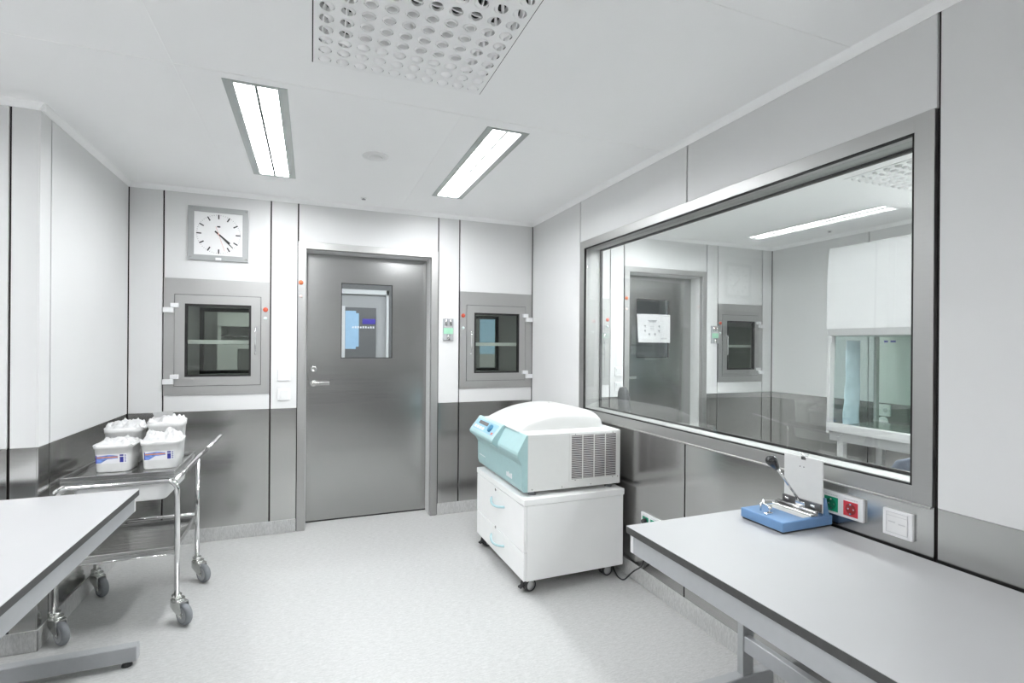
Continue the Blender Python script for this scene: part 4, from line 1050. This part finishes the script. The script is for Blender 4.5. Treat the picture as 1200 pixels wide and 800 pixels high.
def chair(label, loc, rot, mm, top, name='swivel_chair'):
    r = thing(name, label, 'chair', loc, rot)
    b = MB(); b.loft([rrect(0, 0, .40, .40, .10, .43), rrect(0, 0, .46, .46, .12, .45), rrect(0, 0, .46, .46, .12, .48), rrect(0, 0, .40, .40, .1, .50)], True, True, True); b.build('seat', mm, r)
    b = MB()
    def rr2(w, d, z, y): return [(p[0], p[1] + y, z) for p in rrect(0, 0, w, d, min(w, d) * .45, 0)]
    zb = top - .42
    b.loft([rr2(.30, .04, zb, .225), rr2(.38, .07, zb + .05, .22), rr2(.40, .085, zb + .2, .225), rr2(.37, .08, zb + .33, .235), rr2(.30, .07, zb + .39, .242), rr2(.16, .045, top, .247)], True, True, True); b.build('backrest', mm, r)
    b = MB(); b.tube([(0, .05, .43), (0, .20, .42), (0, .275, .50), (0, .275, zb + .15)], .014, 10); b.build('back_support', 'caster_black', r)
    b = MB(); b.cyl((0, 0, .43), (0, 0, .10), .024, seg=16); b.build('gas_lift', 'caster_black', r)
    for k in range(5):
        a = 2 * PI * k / 5
        b = MB(); d = Vector((math.cos(a), math.sin(a), 0)); s = Vector((-d.y, d.x, 0))
        b.loft([[d * .02 + s * .022 + Vector((0, 0, .085)), d * .02 - s * .022 + Vector((0, 0, .085)), d * .02 - s * .022 + Vector((0, 0, .125)), d * .02 + s * .022 + Vector((0, 0, .125))], [d * .28 + s * .014 + Vector((0, 0, .065)), d * .28 - s * .014 + Vector((0, 0, .065)), d * .28 - s * .014 + Vector((0, 0, .09)), d * .28 + s * .014 + Vector((0, 0, .09))]], True, True, False)
        lg = b.build('leg', 'caster_black', r)
        b = MB(); c = d * .27 + Vector((0, 0, .0285))
        b.lathe([(0, -.02), (.026, -.02), (.0285, -.01), (.0285, .01), (.026, .02), (0, .02)], c, s, 18); b.cyl(c + Vector((0, 0, .01)), c + Vector((0, 0, .045)), .008, seg=10); b.build('wheel', 'caster_black', lg)
    return r
# first chair: seen edge-on past the left part of the window
a1 = math.atan2(3.3, 2.23)
chair('charcoal swivel chair beyond the window, in front of the door with the notice', (2.41, 3.17, 0), math.radians(54), 'chair_grey', 1.075)
chair('navy swivel chair beyond the window, in front of the safety cabinet', (2.68, 1.375, 0), math.radians(100), 'chair_navy', .925)

def wall_socket(label, y, z, kind):
    r = thing('wall_socket', label, 'socket', (XN1, y, z))
    if kind:
        b = MB(); b.box(-.014, 0, -.06, .06, -.05, .05, .003); b.build('cover_plate', 'bright_plastic', r)
        b = MB(); b.lathe([(0, 0), (.020, 0), (.020, .002), (.016, .002), (.016, .0005), (0, .0005)], (-.014, -.025, 0), (-1, 0, 0), 20); b.build('socket_insert', 'light_mark', r)
        b = MB(); b.box(-.017, -.014, .005, .045, -.028, .028, .001, 1); b.build('rocker', 'white_plastic', r)
    else:
        b = MB(); b.lathe([(0, 0), (.040, 0), (.040, .006), (.030, .010), (0, .010)], (0, 0, 0), (-1, 0, 0), 28); b.build('cover_plate', 'bright_plastic', r)
        b = MB(); b.lathe([(0, .010), (.016, .010), (.014, .013), (0, .013)], (0, 0, 0), (-1, 0, 0), 20); b.build('centre_cap', 'white_plastic', r)
wall_socket('white square wall socket behind the safety cabinet glass', 2.95, .855, True)
wall_socket('round white wall outlet below the square socket behind the cabinet glass', 2.95, .760, False)

# ------------------------------------------------------------------ camera, world, view
cam = bpy.data.cameras.new('camera'); co = bpy.data.objects.new('camera', cam); C.objects.link(co)
cam.sensor_width = 36; cam.lens = 598.5676 / 1200 * 36; cam.clip_start = .02
yaw, roll = -.3744, .0074
F = Vector((-math.sin(yaw), math.cos(yaw), 0)); r0 = Vector((math.cos(yaw), math.sin(yaw), 0)); u0 = Vector((0, 0, 1))
R_ = math.cos(roll) * r0 + math.sin(roll) * u0; U_ = -math.sin(roll) * r0 + math.cos(roll) * u0
mw = Matrix(((R_.x, U_.x, -F.x, 0), (R_.y, U_.y, -F.y, 0), (R_.z, U_.z, -F.z, 1.39), (0, 0, 0, 1)))
co.matrix_world = mw
cam.shift_y = 4.947 / 1200
bpy.context.scene.camera = co
wd = bpy.data.worlds.new('world'); bpy.context.scene.world = wd; wd.use_nodes = True
wd.node_tree.nodes['Background'].inputs['Color'].default_value = (.8, .85, .9, 1); wd.node_tree.nodes['Background'].inputs['Strength'].default_value = .05
sce = bpy.context.scene
sce.view_settings.view_transform = 'Standard'; sce.view_settings.look = 'None'; sce.view_settings.gamma = 1; sce.view_settings.use_curve_mapping = False
sce.view_settings.exposure = 0.70
cy = sce.cycles
cy.max_bounces = 14; cy.diffuse_bounces = 7; cy.glossy_bounces = 6; cy.transparent_max_bounces = 24; cy.transmission_bounces = 8
cy.use_denoising = True; cy.caustics_reflective = True; cy.caustics_refractive = False; cy.sample_clamp_indirect = 8.
